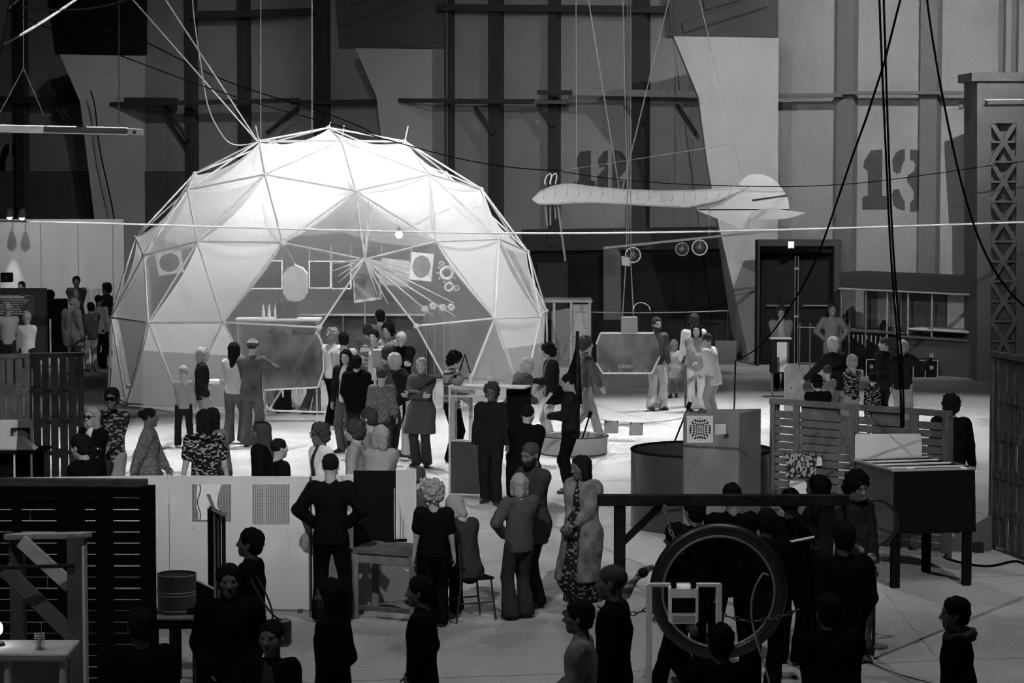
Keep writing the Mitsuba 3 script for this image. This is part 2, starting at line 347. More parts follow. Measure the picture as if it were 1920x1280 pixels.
part(k, 'recess', flat([(1856, 222), (1908, 222), (1908, 760), (1856, 760)], LY + .16, .1), 'lattice_concrete')
part(k, 'cap', flat([(1822, 136), (2060, 136), (2060, 152), (1822, 152)], LY - .06, 1.7), 'lattice_concrete')
part(k, 'flank', trimesh.Trimesh([D(1833, 150, LY), D(1833, 722, LY), D(1810, 706, LY + 1.6), D(1818, 560, LY + 1.6), D(1824, 156, LY + 1.6)], [(0, 4, 3), (0, 3, 1), (1, 3, 2)], process=False), 'concrete_wall')
for y in cells:
    c = [D(1859, y, LY), D(1905, y, LY), D(1905, y + 74.6, LY), D(1859, y + 74.6, LY)]
    m = (c[0] + c[2]) / 2
    ins = np.array([0, .10, 0])
    part(k, 'lattice_bar', beam(c[0] + ins, c[2] + ins, .10, .22, (0, 1, 0)), 'lattice_concrete')
    part(k, 'lattice_bar', beam(c[1] + ins, c[3] + ins, .10, .22, (0, 1, 0)), 'lattice_concrete')
    part(k, 'lattice_bar', beam(c[0] + ins, c[1] + ins, .05, .26, (0, 1, 0)), 'lattice_concrete')
    for s in (0, 1):
        e = (c[s] + c[3 - s]) / 2
        part(k, 'lattice_bar', beam(e + ins, m + (e - m) * .25 + ins, .05, .2, (0, 1, 0)), 'lattice_concrete')
k = thing('light_tube', 'thin bright tube lamp fixed across the lattice column', 'lamp')
part(k, 'tube', tube([D(1846, 187, LY - .14), D(1990, 186, LY - .14)], .018), 'plastic_white')
part(k, 'clip', box(D(1850, 187, LY - .07), (.05, .14, .05)), 'steel_mid'); part(k, 'clip', box(D(1960, 186, LY - .07), (.05, .14, .05)), 'steel_mid')

# ------------------------------------------------------------------ white partition wall at the left and its lamps
PY = 69.5
A, B = D(-60, 411, PY), D(232, 416, PY)
struct('wall_partition', box(((A[0] + B[0]) / 2, PY + .1, A[2] / 2), (B[0] - A[0], .2, A[2])), 'partition_paint', 'pale partition wall left of the dome')
for x in (77, 147, 212):
    q = D(x, 500, PY)
    part('wall_partition', 'seam', box((q[0], PY - .008, A[2] / 2), (.025, .016, A[2] - .06)), 'board_grey')
for i, (x, y) in enumerate(((18, 404), (41, 405))):
    k = thing('spot_lamp', ('lit spot lamp shining down the pale partition wall', 'small lit spot lamp beside the other on the partition top')[i], 'lamp')
    q = D(x, y, PY - .55)
    part(k, 'housing', lathe([(0, .12), (.07, .12), (.10, -.02), (.12, -.1), (.11, -.1), (.085, -.02), (0, .06)], 20, q + [0, 0, .06]), 'metal_dark')
    scene[k + '__lens'] = {'type': 'sphere', 'center': list(map(float, q + [0, 0, -.03])), 'radius': .08, 'emitter': {'type': 'area', 'radiance': rgb(7)}, 'bsdf': {'type': 'ref', 'id': 'plastic_white'}}
    part(k, 'arm', tube([q + [0, .02, .18], q + [0, .3, .2], [q[0], PY, q[2] + .05]], .02), 'metal_dark')
q = D(18, 404, PY - .45)
spot('partition_spot', q + [0, .1, -.1], q + [0, .30, -2], 40, 12, 3)
k = thing('gate_panel', 'pale panelled gate standing against the partition behind two visitors', 'gate')
for i, x in enumerate((151, 170, 189)):
    a, b = D(x + 1, 541, 66.5), D(x + 18, 541, 66.5)
    part(k, 'panel', rbox(((a[0] + b[0]) / 2, 66.5, a[2] / 2 + .02), (b[0] - a[0] - .02, .05, a[2] - .04)), 'partition_paint')
    part(k, 'foot', box(((a[0] + b[0]) / 2, 66.5, .02), (.1, .3, .04)), 'partition_paint')
# ================================================================== geodesic dome
def ico():
    v = [(0, 0, 1)]
    for k in range(5): v.append((2 / 5**.5 * math.cos(2 * math.pi * k / 5), 2 / 5**.5 * math.sin(2 * math.pi * k / 5), 1 / 5**.5))
    for k in range(5): v.append((2 / 5**.5 * math.cos(2 * math.pi * (k + .5) / 5), 2 / 5**.5 * math.sin(2 * math.pi * (k + .5) / 5), -1 / 5**.5))
    v.append((0, 0, -1)); f = []
    for k in range(5):
        a, b, c, d = 1 + k, 1 + (k + 1) % 5, 6 + k, 6 + (k + 1) % 5
        f += [(0, a, b), (a, c, b), (b, c, d), (c, 11, d)]
    return np.array(v), f
def geodesic(n=3):
    v, f = ico(); pts, out, tri = {}, [], []
    def add(p):
        p = p / np.linalg.norm(p); k = tuple(np.round(p, 5))
        if k not in pts: pts[k] = len(out); out.append(p)
        return pts[k]
    for a, b, c in f:
        g = {(i, j): add(v[a] + (v[b] - v[a]) * i / n + (v[c] - v[a]) * j / n) for i in range(n + 1) for j in range(n + 1 - i)}
        for i in range(n):
            for j in range(n - i):
                tri.append((g[i, j], g[i + 1, j], g[i, j + 1]))
                if i + j < n - 1: tri.append((g[i + 1, j], g[i + 1, j + 1], g[i, j + 1]))
    return np.array(out), tri
DR, DC = 4.572, np.array([-3.7475, 52.42, 0])
gv, gt = geodesic()
old = [i for i in range(len(gv)) if gv[i][2] > -.3]; new = {o: i for i, o in enumerate(old)}
dv = (gv[old] @ rotz(-.0773).T) * DR
DC[2] = -dv[:, 2].min() + .03
dv = dv + DC
dt = [tuple(new[i] for i in t) for t in gt if all(i in new for i in t)]
# fabrics
CLOTH = {'type': 'principledthin', 'base_color': rgb(.80), 'roughness': .9, 'diff_trans': 1.0, 'eta': 1.3}
scene['dome_cloth'] = {**CLOTH}
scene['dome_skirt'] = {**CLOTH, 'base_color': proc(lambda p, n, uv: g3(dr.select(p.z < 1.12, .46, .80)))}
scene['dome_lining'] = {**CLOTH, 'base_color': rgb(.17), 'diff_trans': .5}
def film(w, v):
    return {'type': 'blendbsdf', 'weight': w, 'a': {'type': 'thindielectric', 'int_ior': 1.25}, 'b': {'type': 'principledthin', 'base_color': rgb(v), 'roughness': .6, 'diff_trans': 1.0, 'eta': 1.3}}
scene['clear_film'] = film(.20, .6)
scene['milky_film'] = film(.55, .7)
mat('dome_strut', .88)
dome = thing('geodesic_dome', 'white cloth geodesic dome lit from inside with clear plastic windows and open doorway', 'dome')
CLEAR = {67, 92, 76, 75, 93, 94, 98, 72, 60, 79}
MILKY = {44, 45, 46, 54, 55, 59, 71, 97, 99, 69}
OPEN = {80, 81, 82, 83}
NB = 15
for i, t in enumerate(dt):
    if i in OPEN: continue
    a, b, c = (dv[j] for j in t)
    cen = (a + b + c) / 3
    V, F, idx = [], [], {}
    for u in range(NB + 1):
        for w in range(NB + 1 - u):
            l = np.array([NB - u - w, u, w]) / NB
            p = l[0] * a + l[1] * b + l[2] * c
            s = 1 - (l**2).sum()
            rad = (p - DC) / np.linalg.norm(p - DC)
            top = np.clip((p[2] - 1.6) / 2.0, 0, 1)
            cz = 0 if i in CLEAR else 1
            p = p - rad * (.035 + s * (.05 + .17 * top * cz)) - np.array([0, 0, .06 * s * top])
            if cz:      # small drag folds
                p = p - rad * .030 * sum(math.sin(24 * l[(q + 1) % 3] / max(1 - l[q], .05) + 2.1 * i + q) * l[q]**1.5 * (1 - l[q]) * min(l[(q + 1) % 3], l[(q + 2) % 3], .12) / .12 for q in range(3))
            idx[u, w] = len(V); V.append(p)
    for u in range(NB):
        for w in range(NB - u):
            F.append((idx[u, w], idx[u + 1, w], idx[u, w + 1]))
            if u + w < NB - 1: F.append((idx[u + 1, w], idx[u + 1, w + 1], idx[u, w + 1]))
    V = np.array(V); V[:, 2] = np.maximum(V[:, 2], .01)
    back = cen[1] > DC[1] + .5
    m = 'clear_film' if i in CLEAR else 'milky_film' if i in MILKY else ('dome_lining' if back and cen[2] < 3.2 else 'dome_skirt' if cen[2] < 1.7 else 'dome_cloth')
    part(dome, 'plastic_window' if i in CLEAR | MILKY else 'cloth_panel', trimesh.Trimesh(V, F, process=False), m, True)
edges = sorted({tuple(sorted(e)) for t in dt for e in ((t[0], t[1]), (t[1], t[2]), (t[0], t[2]))})
for a, b in edges:
    if {a, b} in ({49, 51}, {49, 53}, {53, 51}, {46, 49}, {51, 56}): continue
    part(dome, 'strut', tube([dv[a], dv[b]], .019, 8), 'dome_strut', 40)
for i, p in enumerate(dv):
    r = (p - DC) / np.linalg.norm(p - DC)
    M, _ = frame(p, p + r)
    R = .075 if i == 46 else .048
    m = lathe([(0, -.03), (R, -.03), (R, .02), (R * .7, .035), (0, .035)], 14); X = np.eye(4); X[:3, :3], X[:3, 3] = M, p
    m.apply_transform(X)
    part(dome, 'hub', m, 'dome_strut', 40)
for i in (30, 4, 0, 42):
    r = (dv[i] - DC) / DR
    part(dome, 'rope_peg', tube([dv[i], dv[i] + r * .05 + [(-.05 if i == 30 else .05), 0, .26 if i != 0 else .06]], .014, 6), 'dome_strut')
# gathered folds of plastic at the hub over the doorway
hub = dv[44]
for ang, L in ((-12, 1.0), (-27, 1.9), (-33, 2.05), (-40, 1.7), (-20, .9), (188, .62), (200, .7), (212, .6), (222, .66), (-62, .95), (-70, .7), (88, 1.1), (84, 1.0)):
    v = np.array([math.cos(math.radians(ang)), 0, math.sin(math.radians(ang))])
    e = hub + v * L
    d = e - DC; rr = math.hypot(d[0], d[2]); e[1] = DC[1] - math.sqrt(max(DR**2 - rr**2, .1)) + .02
    mid = (hub + e) / 2; mid[1] -= .02
    part(dome, 'plastic_fold', tube(spline([hub, mid, e], 8), np.linspace(.028, .006, 8), 5), 'dome_strut', True)
# ================================================================== people: bodies grown from posed skeletons as one smooth surface
def unit(v):
    v = np.asarray(v, float); n = np.linalg.norm(v)
    return v / n if n > 1e-9 else np.array([0, 0, 1.0])
def surface(prims, h, cuts=(), lump=None):
    """Smooth union of round cones (a, b, ra, rb, k, S) on a grid; cuts are functions of points kept where <= 0. -> trimesh (surface nets)."""
    lo = np.min([np.minimum(p[0] - p[2], p[1] - p[3]) for p in prims], 0) - 3 * h
    hi = np.max([np.maximum(p[0] + p[2], p[1] + p[3]) for p in prims], 0) + 3 * h
    n = np.ceil((hi - lo) / h).astype(int) + 1
    ax = [lo[i] + h * np.arange(n[i]) for i in range(3)]
    d = np.full(n, .3, np.float32)
    for a, b, ra, rb, k, S in prims:
        m = k + 2.5 * h
        l = np.clip(((np.minimum(a - ra, b - rb) - m - lo) / h).astype(int), 0, n - 1)
        u = np.clip(((np.maximum(a + ra, b + rb) + m - lo) / h).astype(int) + 2, 1, n)
        X = np.stack(np.meshgrid(*[ax[i][l[i]:u[i]] for i in range(3)], indexing='ij'), -1).astype(np.float32) - a.astype(np.float32)
        ab = b - a; f = 1.0
        if S is not None:
            X = X @ S.T.astype(np.float32); ab = S @ ab; f = 1 / np.linalg.norm(S, 2)
        L = float(ab @ ab)
        t = np.clip((X @ ab.astype(np.float32)) / L, 0, 1) if L > 1e-10 else np.zeros(X.shape[:3], np.float32)
        q = (np.linalg.norm(X - t[..., None] * ab.astype(np.float32), axis=-1) - (ra + (rb - ra) * t)) * f
        s = d[l[0]:u[0], l[1]:u[1], l[2]:u[2]]
        w = np.maximum(k - np.abs(s - q), 0) / max(k, 1e-6)
        d[l[0]:u[0], l[1]:u[1], l[2]:u[2]] = np.minimum(s, q) - w * w * k * .25
    if cuts or lump:
        X = np.stack(np.meshgrid(*ax, indexing='ij'), -1)
        if lump: d = d + lump(X).astype(np.float32)
        for c in cuts: d = np.maximum(d, c(X).astype(np.float32))
    return surface_nets(d, lo, h)
def surface_nets(d, lo, h):
    n = np.array(d.shape); ins = d < 0
    d = d.astype(np.float64)
    cells = tuple(n - 1)
    num = np.zeros(cells, int); acc = np.zeros(cells + (3,)); 
    corner = lambda A, o: A[o[0]:o[0] + cells[0], o[1]:o[1] + cells[1], o[2]:o[2] + cells[2]]
    sumin = sum(corner(ins, o).astype(np.int8) for o in np.ndindex(2, 2, 2))
    act = (sumin > 0) & (sumin < 8)
    I = np.argwhere(act)
    num = np.zeros(len(I)); acc = np.zeros((len(I), 3))
    for ax_ in range(3):
        for o in np.ndindex(2, 2):
            o0 = np.insert(o, ax_, 0); o1 = np.insert(o, ax_, 1)
            A = d[tuple((I + o0).T)]; B = d[tuple((I + o1).T)]
            c = (A < 0) != (B < 0)
            t = np.where(c, A / np.where(c, A - B, 1), 0)
            p = np.tile(o0.astype(float), (len(I), 1)); p[:, ax_] = t
            acc += p * c[:, None]; num += c
    V = lo + h * (I + acc / num[:, None])
    idx = np.full(cells, -1); idx[tuple(I.T)] = np.arange(len(I))
    F = []
    for ax_ in range(3):
        b, c = (ax_ + 1) % 3, (ax_ + 2) % 3
        s0 = [slice(1, n[k] - 1) for k in range(3)]; s0[ax_] = slice(0, n[ax_] - 1)
        s1 = list(s0); s1[ax_] = slice(1, n[ax_])
        x0, x1 = ins[tuple(s0)], ins[tuple(s1)]
        E = np.argwhere(x0 != x1)
        if not len(E): continue
        flip = x1[tuple(E.T)]
        off = np.ones(3, int); off[ax_] = 0
        E = E + off
        def at(db, dc):
            q = E.copy(); q[:, b] += db; q[:, c] += dc
            return idx[tuple(q.T)]
        q = np.stack([at(-1, -1), at(0, -1), at(0, 0), at(-1, 0)], 1)
        q[flip] = q[flip][:, ::-1]
        F.append(q)
    q = np.vstack(F)
    return trimesh.Trimesh(V, np.vstack([q[:, [0, 1, 2]], q[:, [0, 2, 3]]]), process=False)
def blob(c, r, k=.02):
    """An ellipsoid as a round cone of no length."""
    c, r = np.asarray(c, float), np.broadcast_to(np.asarray(r, float), (3,)); R = r.max()
    return (c, c, R, R, k, np.diag(R / r))
def cone(a, b, ra, rb, k=.02, S=None):
    return (np.asarray(a, float), np.asarray(b, float), ra, rb, k, S)
def V3(*a):
    return np.array(a, float)
def man(m):
    return m3.Manifold(m3.Mesh(np.ascontiguousarray(m.vertices, np.float32), np.ascontiguousarray(m.faces, np.uint32)))
def weld(ms):
    try:
        a = [man(m) for m in ms]
        if all(x.status() == m3.Error.NoError and x.volume() > 0 for x in a):
            r = m3.Manifold.batch_boolean(a, m3.OpType.Add).to_mesh()
            return trimesh.Trimesh(r.vert_properties[:, :3], r.tri_verts, process=False)
    except Exception:
        pass
    return cat(ms)
# ---- the head, facing +y, about 0.24 m tall
def ell(c, r):
    return lambda X: np.linalg.norm((X - np.asarray(c)) / np.asarray(r), axis=-1)
def make_head(h=.0072):
    P = [blob((0, -.010, .030), (.074, .096, .088)), blob((0, .022, -.040), (.060, .068, .074), .03), blob((0, .060, -.098), .024, .03),
         cone((-.034, .074, .027), (.034, .074, .027), .015, .015, .02), blob((.045, .058, -.022), .02, .025), blob((-.045, .058, -.022), .02, .025),
         cone((0, .084, .012), (0, .106, -.028), .009, .0145, .014), blob((.013, .094, -.033), .010, .01), blob((-.013, .094, -.033), .010, .01),
         cone((-.018, .080, -.063), (.018, .080, -.063), .011, .011, .008), cone((-.016, .079, -.077), (.016, .079, -.077), .011, .011, .008),
         blob((.078, -.008, -.008), (.011, .021, .033), .008), blob((-.078, -.008, -.008), (.011, .021, .033), .008),
         cone((0, -.018, -.05), (0, -.034, -.175), .053, .055, .03)]
    def sockets(X):
        e = np.full(X.shape[:-1], -1.0)
        for s in (-1, 1):
            e = np.maximum(e, .0155 - np.linalg.norm((X - V3(s * .031, .096, .004)) * [1, 1, 1.15], axis=-1))
        return e
    m = surface(P, h, [sockets])
    trimesh.smoothing.filter_taubin(m, iterations=2)
    return m
HEAD, HEAD_FAR = make_head(), make_head(.0105)
EYE = mikit.ply(cat([sphere((s * .031, .0735, .005), (.015, .012, .0095), 1) for s in (-1, 1)]), 'eye', True)
def make_hair(style, h=.0115):
    P = [blob((0, -.016, .038), (.084, .103, .092))]
    amp, f = .008, 40
    face = [((0, .105, -.040), (.066, .075, .105))]
    if style == 'short': pass
    elif style == 'full': P = [blob((0, -.018, .040), (.092, .108, .098)), blob((0, -.05, -.03), (.080, .065, .07), .03)]; amp = .014
    elif style == 'bob':
        P += [cone((s * .062, -.02, .02), (s * .072, -.005, -.105), .045, .036, .04) for s in (-1, 1)] + [cone((0, -.06, .02), (0, -.062, -.12), .07, .058, .04)]; amp = .012
    elif style == 'long':
        P += [cone((s * .06, -.02, .02), (s * .075, -.01, -.25), .045, .030, .04) for s in (-1, 1)] + [cone((0, -.06, .02), (0, -.085, -.33), .07, .055, .04)]; amp = .012
    elif style == 'curly': P = [blob((0, -.015, .042), (.108, .118, .108)), blob((0, -.05, -.03), (.098, .08, .08), .03)]; amp, f = .030, 34
    elif style == 'bun': P += [blob((0, -.115, .045), .048, .02)]
    elif style == 'tail': P += [cone((0, -.10, .01), (0, -.13, -.14), .028, .018, .02)]
    elif style == 'fringe': P = [blob((0, -.030, -.005), (.084, .085, .062))]; face = [((0, .10, .02), (.075, .09, .16)), ((0, -.02, .14), (.2, .2, .13))]
    elif style == 'beard':
        P = [blob((0, .050, -.082), (.066, .060, .062)), blob((.045, .02, -.045), (.030, .030, .05)), blob((-.045, .02, -.045), (.030, .030, .05))]; amp, f = .012, 50
        face = [((0, .12, -.018), (.062, .075, .042)), ((0, .118, -.068), (.020, .028, .007)), ((0, -.04, .02), (.08, .06, .2))]
    elif style == 'hat':
        P = [blob((0, -.012, .062), (.094, .112, .085)), blob((0, -.005, .030), (.155, .165, .013), .02)]; amp = .003; face = []
    elif style == 'cap':
        P = [blob((0, -.012, .052), (.090, .106, .082)), blob((0, .11, .035), (.065, .07, .012), .015)]; amp = .002; face = [((0, .105, -.05), (.075, .07, .075))]
    def cut(c, r):
        return lambda X: (1 - np.linalg.norm((X - np.asarray(c)) / np.asarray(r), axis=-1)) * min(r)
    m = surface(P, h, [cut(*f_) for f_ in face], (lambda X: amp * (meshkit.fbm(X * f, 2, 5) - .5) * 2) if amp else None)
    return m
HAIR = {s: make_hair(s) for s in ('short', 'full', 'bob', 'long', 'curly', 'bun', 'tail', 'fringe', 'beard', 'hat', 'cap')}
def make_hand(bend, thumb, h=.0066):
    P = []
    for i, (x, L) in enumerate(zip((.030, .010, -.010, -.029), (.072, .080, .074, .058))):
        P.append(cone((x * .55, 0, .005), (x, -.002, .090), .015, .0125, .018))
        p, ang = V3(x, -.002, .090), 0
        for j, fr in enumerate((.44, .32, .24)):
            ang += bend[j] * (1 + .12 * i)
            q = p + L * fr * V3(x * .9 * (1 - j * .5) * (ang < .8), math.sin(ang), math.cos(ang))
            P.append(cone(p, q, .0092 - .0009 * j, .0084 - .0009 * j, .003)); p = q
    t = [V3(*q) for q in thumb]
    for a, b, r in zip(t[:-1], t[1:], (.014, .011, .0095)): P.append(cone(a, b, r, r * .9, .008))
    P.append(cone((0, 0, -.03), (0, 0, .02), .027, .028, .02, np.diag([1, 1.4, 1])))
    return surface(P, h)
HANDS = {'relaxed': make_hand((.25, .35, .25), [(.020, .004, .015), (.050, .012, .048), (.060, .022, .078), (.060, .034, .100)]),
         'grip': make_hand((.95, 1.25, .8), [(.020, .006, .015), (.046, .022, .048), (.040, .044, .070), (.018, .052, .078)]),
         'flat': make_hand((.08, .1, .06), [(.020, .004, .015), (.054, .008, .044), (.070, .012, .072), (.076, .016, .094)])}
HANDS_FAR = {'relaxed': make_hand((.25, .35, .25), [(.020, .004, .015), (.050, .012, .048), (.060, .022, .078), (.060, .034, .100)], .0095),
             'grip': make_hand((.95, 1.25, .8), [(.020, .006, .015), (.046, .022, .048), (.040, .044, .070), (.018, .052, .078)], .0095),
             'flat': make_hand((.08, .1, .06), [(.020, .004, .015), (.054, .008, .044), (.070, .012, .072), (.076, .016, .094)], .0095)}
def make_shoe():
    m = surface([cone((0, -.05, .034), (0, .06, .032), .040, .042, .03), cone((0, .06, .032), (0, .155, .026), .043, .030, .03), cone((0, -.03, .05), (0, -.01, .10), .040, .042, .02)], .012, [lambda X: -X[..., 2]])
    return m
SHOE = make_shoe()
# ---- skeleton
def ik(a, c, l1, l2, pole):
    v = c - a; d = np.linalg.norm(v); dd = min(max(d, abs(l1 - l2) + .01), (l1 + l2) * .999)
    u = unit(v); x = (l1 * l1 - l2 * l2 + dd * dd) / (2 * dd)
    h = math.sqrt(max(l1 * l1 - x * x, 0)); w = pole - u * (pole @ u)
    return a + u * x + unit(w) * h, a + u * dd
ARMS = {'hang': (.27, .05, -.60), 'pocket': (.175, .07, -.49), 'hips': (.185, .07, -.40), 'cross': (-.07, .24, -.24), 'front': (.07, .31, -.28), 'low': (.04, .24, -.42),
        'up': (.14, .26, .06), 'behind': (.05, -.16, -.46), 'swing': (.24, .24, -.52), 'back': (.25, -.20, -.52), 'reach': (.28, .50, -.12), 'face': (.06, .24, .02), 'hold': (.16, .34, -.22), 'out': (.52, .20, -.02), 'side': (.30, .0, -.58)}
ELBOW = {'hips': (1, -.5, 0), 'cross': (.8, .1, -.5), 'pocket': (.5, -1, 0), 'up': (.5, -.1, -1), 'behind': (1, -.6, 0), 'face': (.6, .1, -1), 'out': (.1, -.6, -1)}
CLOSED = {'hold', 'front', 'up', 'reach', 'low', 'face'}
def skeleton(H, face, sex, lean, side, twist, head, stance, arms, pelvis, hands):
    s = H / 1.75; J = {}
    A = rotz(math.radians(face))
    pel = V3(0, 0, .925) if pelvis is None else np.asarray(pelvis, float)
    T = rotz(0) @ roty(math.radians(side)) @ rotx(math.radians(-lean))
    Ts = rotz(math.radians(twist)) @ T if twist else T
    U = T @ V3(0, 0, 1); Xs = Ts @ V3(1, 0, 0); Fs = Ts @ V3(0, 1, 0)
    w = .150 if sex == 'f' else .170
    if H < 1.45: w = .146
    J['pel'], J['U'], J['X'], J['F'] = pel, U, Xs, Fs
    J['waist'], J['chest'], J['neck'] = pel + U * .14, pel + U * .37, pel + U * .545
    hs = 1.06 if H > 1.5 else 1.24
    Hd = Ts @ rotz(math.radians(head[0])) @ rotx(math.radians(-head[1] + lean * .5)) @ (roty(math.radians(head[2])) if len(head) > 2 else np.eye(3))
    J['Hd'] = Hd; J['head'] = J['neck'] + U * .055 + Hd @ V3(0, .022, .118 * hs); J['hs'] = hs
    for sg_, nm, ft in ((-1, 'L', stance[0]), (1, 'R', stance[1])):
        hip = pel + V3(sg_ * .088, 0, -.02)
        foot = V3(sg_ * .095 + ft[0], ft[1], .085 + (ft[2] if len(ft) > 2 else 0))
        kn, an = ik(hip, foot, .425, .425, V3(sg_ * .12 + (ft[3] if len(ft) > 3 else 0), 1, .15))
        J['hip' + nm], J['knee' + nm], J['ank' + nm] = hip, kn, an
        J['toe' + nm] = unit(V3(sg_ * .22 + (ft[4] if len(ft) > 4 else 0), 1, 0))
    for sg_, nm, am in ((-1, 'L', arms[0]), (1, 'R', arms[1])):
        sh = pel + U * .50 + Xs * sg_ * w
        t = ARMS[am] if isinstance(am, str) else am
        tg = pel + U * .50 + Xs * sg_ * (w - .183) + Ts @ V3(sg_ * t[0], t[1], t[2])
        if am in ('hang', 'swing', 'back', 'side'): tg = sh + (rotx(math.radians(-lean * .3)) @ V3(sg_ * (t[0] - .183), t[1], t[2]))
        pl = ELBOW.get(am if isinstance(am, str) else '', (.35, -1, -.3))
        el, wr = ik(sh, tg, .285, .255, Ts @ V3(sg_ * pl[0], pl[1], pl[2]))
        J['sh' + nm], J['el' + nm], J['wr' + nm] = sh, el, wr
        J['hand' + nm] = hands[0 if sg_ < 0 else 1] or ('grip' if am in CLOSED else 'relaxed')
        J['thumb' + nm] = Fs if isinstance(am, str) and am in ('hang', 'pocket', 'swing', 'back', 'side', 'hips', 'behind') else U
    return J, s, A
def flat_S(J, f):
    F = J['F']; return np.eye(3) + (1 / f - 1) * np.outer(F, F)
def body_prims(J, sex):
    S = flat_S(J, .70); U = J['U']
    hipw = .128 if sex == 'f' else .118
    P = [cone(J['pel'] - U * .0, J['waist'], hipw - .006, .112 if sex == 'f' else .118, .04, S), cone(J['waist'], J['chest'], .118 if sex == 'f' else .130, .150 if sex == 'f' else .160, .05, S),
         cone(J['shL'] - U * .018, J['shR'] - U * .018, .058, .058, .05), cone(J['neck'] - U * .06, J['neck'] + U * .06, .060, .053, .03)]
    for n in 'LR':
        P += [cone(J['sh' + n], J['el' + n], .050, .040, .03), cone(J['el' + n], J['wr' + n], .041, .029, .02),
              cone(J['hip' + n], J['knee' + n], .086, .056, .04), cone(J['knee' + n], J['ank' + n], .055, .037, .03), cone(J['ank' + n], J['ank' + n] + J['toe' + n] * .11 - V3(0, 0, .045), .036, .026, .02)]
    return P
def top_prims(J, sex, infl, hem, sleeve, flare=0.0, collar=True):
    S = flat_S(J, .74); U = J['U']; i = infl
    drop = J['pel'] + U * (hem - .925)
    hipw = .146 if sex == 'f' else .140
    P = [cone(J['waist'], J['chest'], .126 + i, .158 + i, .05, S), cone(J['shL'] - U * .022, J['shR'] - U * .022, .058 + i, .058 + i, .045),
         cone(J['waist'], J['pel'] - U * .02, .126 + i, hipw + i, .05, S)]
    low = J['pel'] - U * .02
    if hem < .88:
        if hem > .70: P.append(cone(low, drop - U * .04, hipw + i, hipw + i + .012 + flare, .05, S))
        else:
            mid = (J['kneeL'] + J['kneeR']) / 2
            t = min((.925 - hem) / .42, 1.25)
            for n in 'LR':
                e = J['hip' + n] + (J['knee' + n] - J['hip' + n]) * min(t, 1.0) + (V3(0, 0, -.1) if t > 1 else 0)
                P.append(cone(J['hip' + n], e, .12 + i, .105 + i + flare, .06))
            P.append(cone(low, J['pel'] + (mid - J['pel']) * min(t, 1.05), hipw + i, .12 + i + flare, .06, S))
    for n in 'LR':
        sh, el, wr = J['sh' + n], J['el' + n], J['wr' + n]
        if sleeve > .5:
            P += [cone(sh, el, .056 + i, .047 + i * .9, .03), cone(el, wr - unit(wr - el) * .015, .047 + i * .9, .036 + i * .7, .02)]
        elif sleeve > 0:
            P += [cone(sh, sh + (el - sh) * sleeve * 1.6, .058 + i, .056 + i, .03)]
        if sleeve > .5 and collar: pass
    if collar: P.append(cone(J['neck'] - U * .05, J['neck'] + U * .012, .070 + i * .6, .060 + i * .3, .02))
    return P, drop
def leg_prims(J, infl, flare, hem, sex):
    S = flat_S(J, .76); U = J['U']; i = infl
    P = [cone(J['pel'] - U * .02, J['pel'] + U * .10, (.132 if sex == 'f' else .126) + i, .118 + i, .05, S)]
    for n in 'LR':
        k, a = J['knee' + n], J['ank' + n]
        P += [cone(J['hip' + n], k, .092 + i, .062 + i, .04)]
        e = k + (a - k) * hem
        P += [cone(k, e, .060 + i, .048 + i + flare, .03)]
    return P
NP = [0]
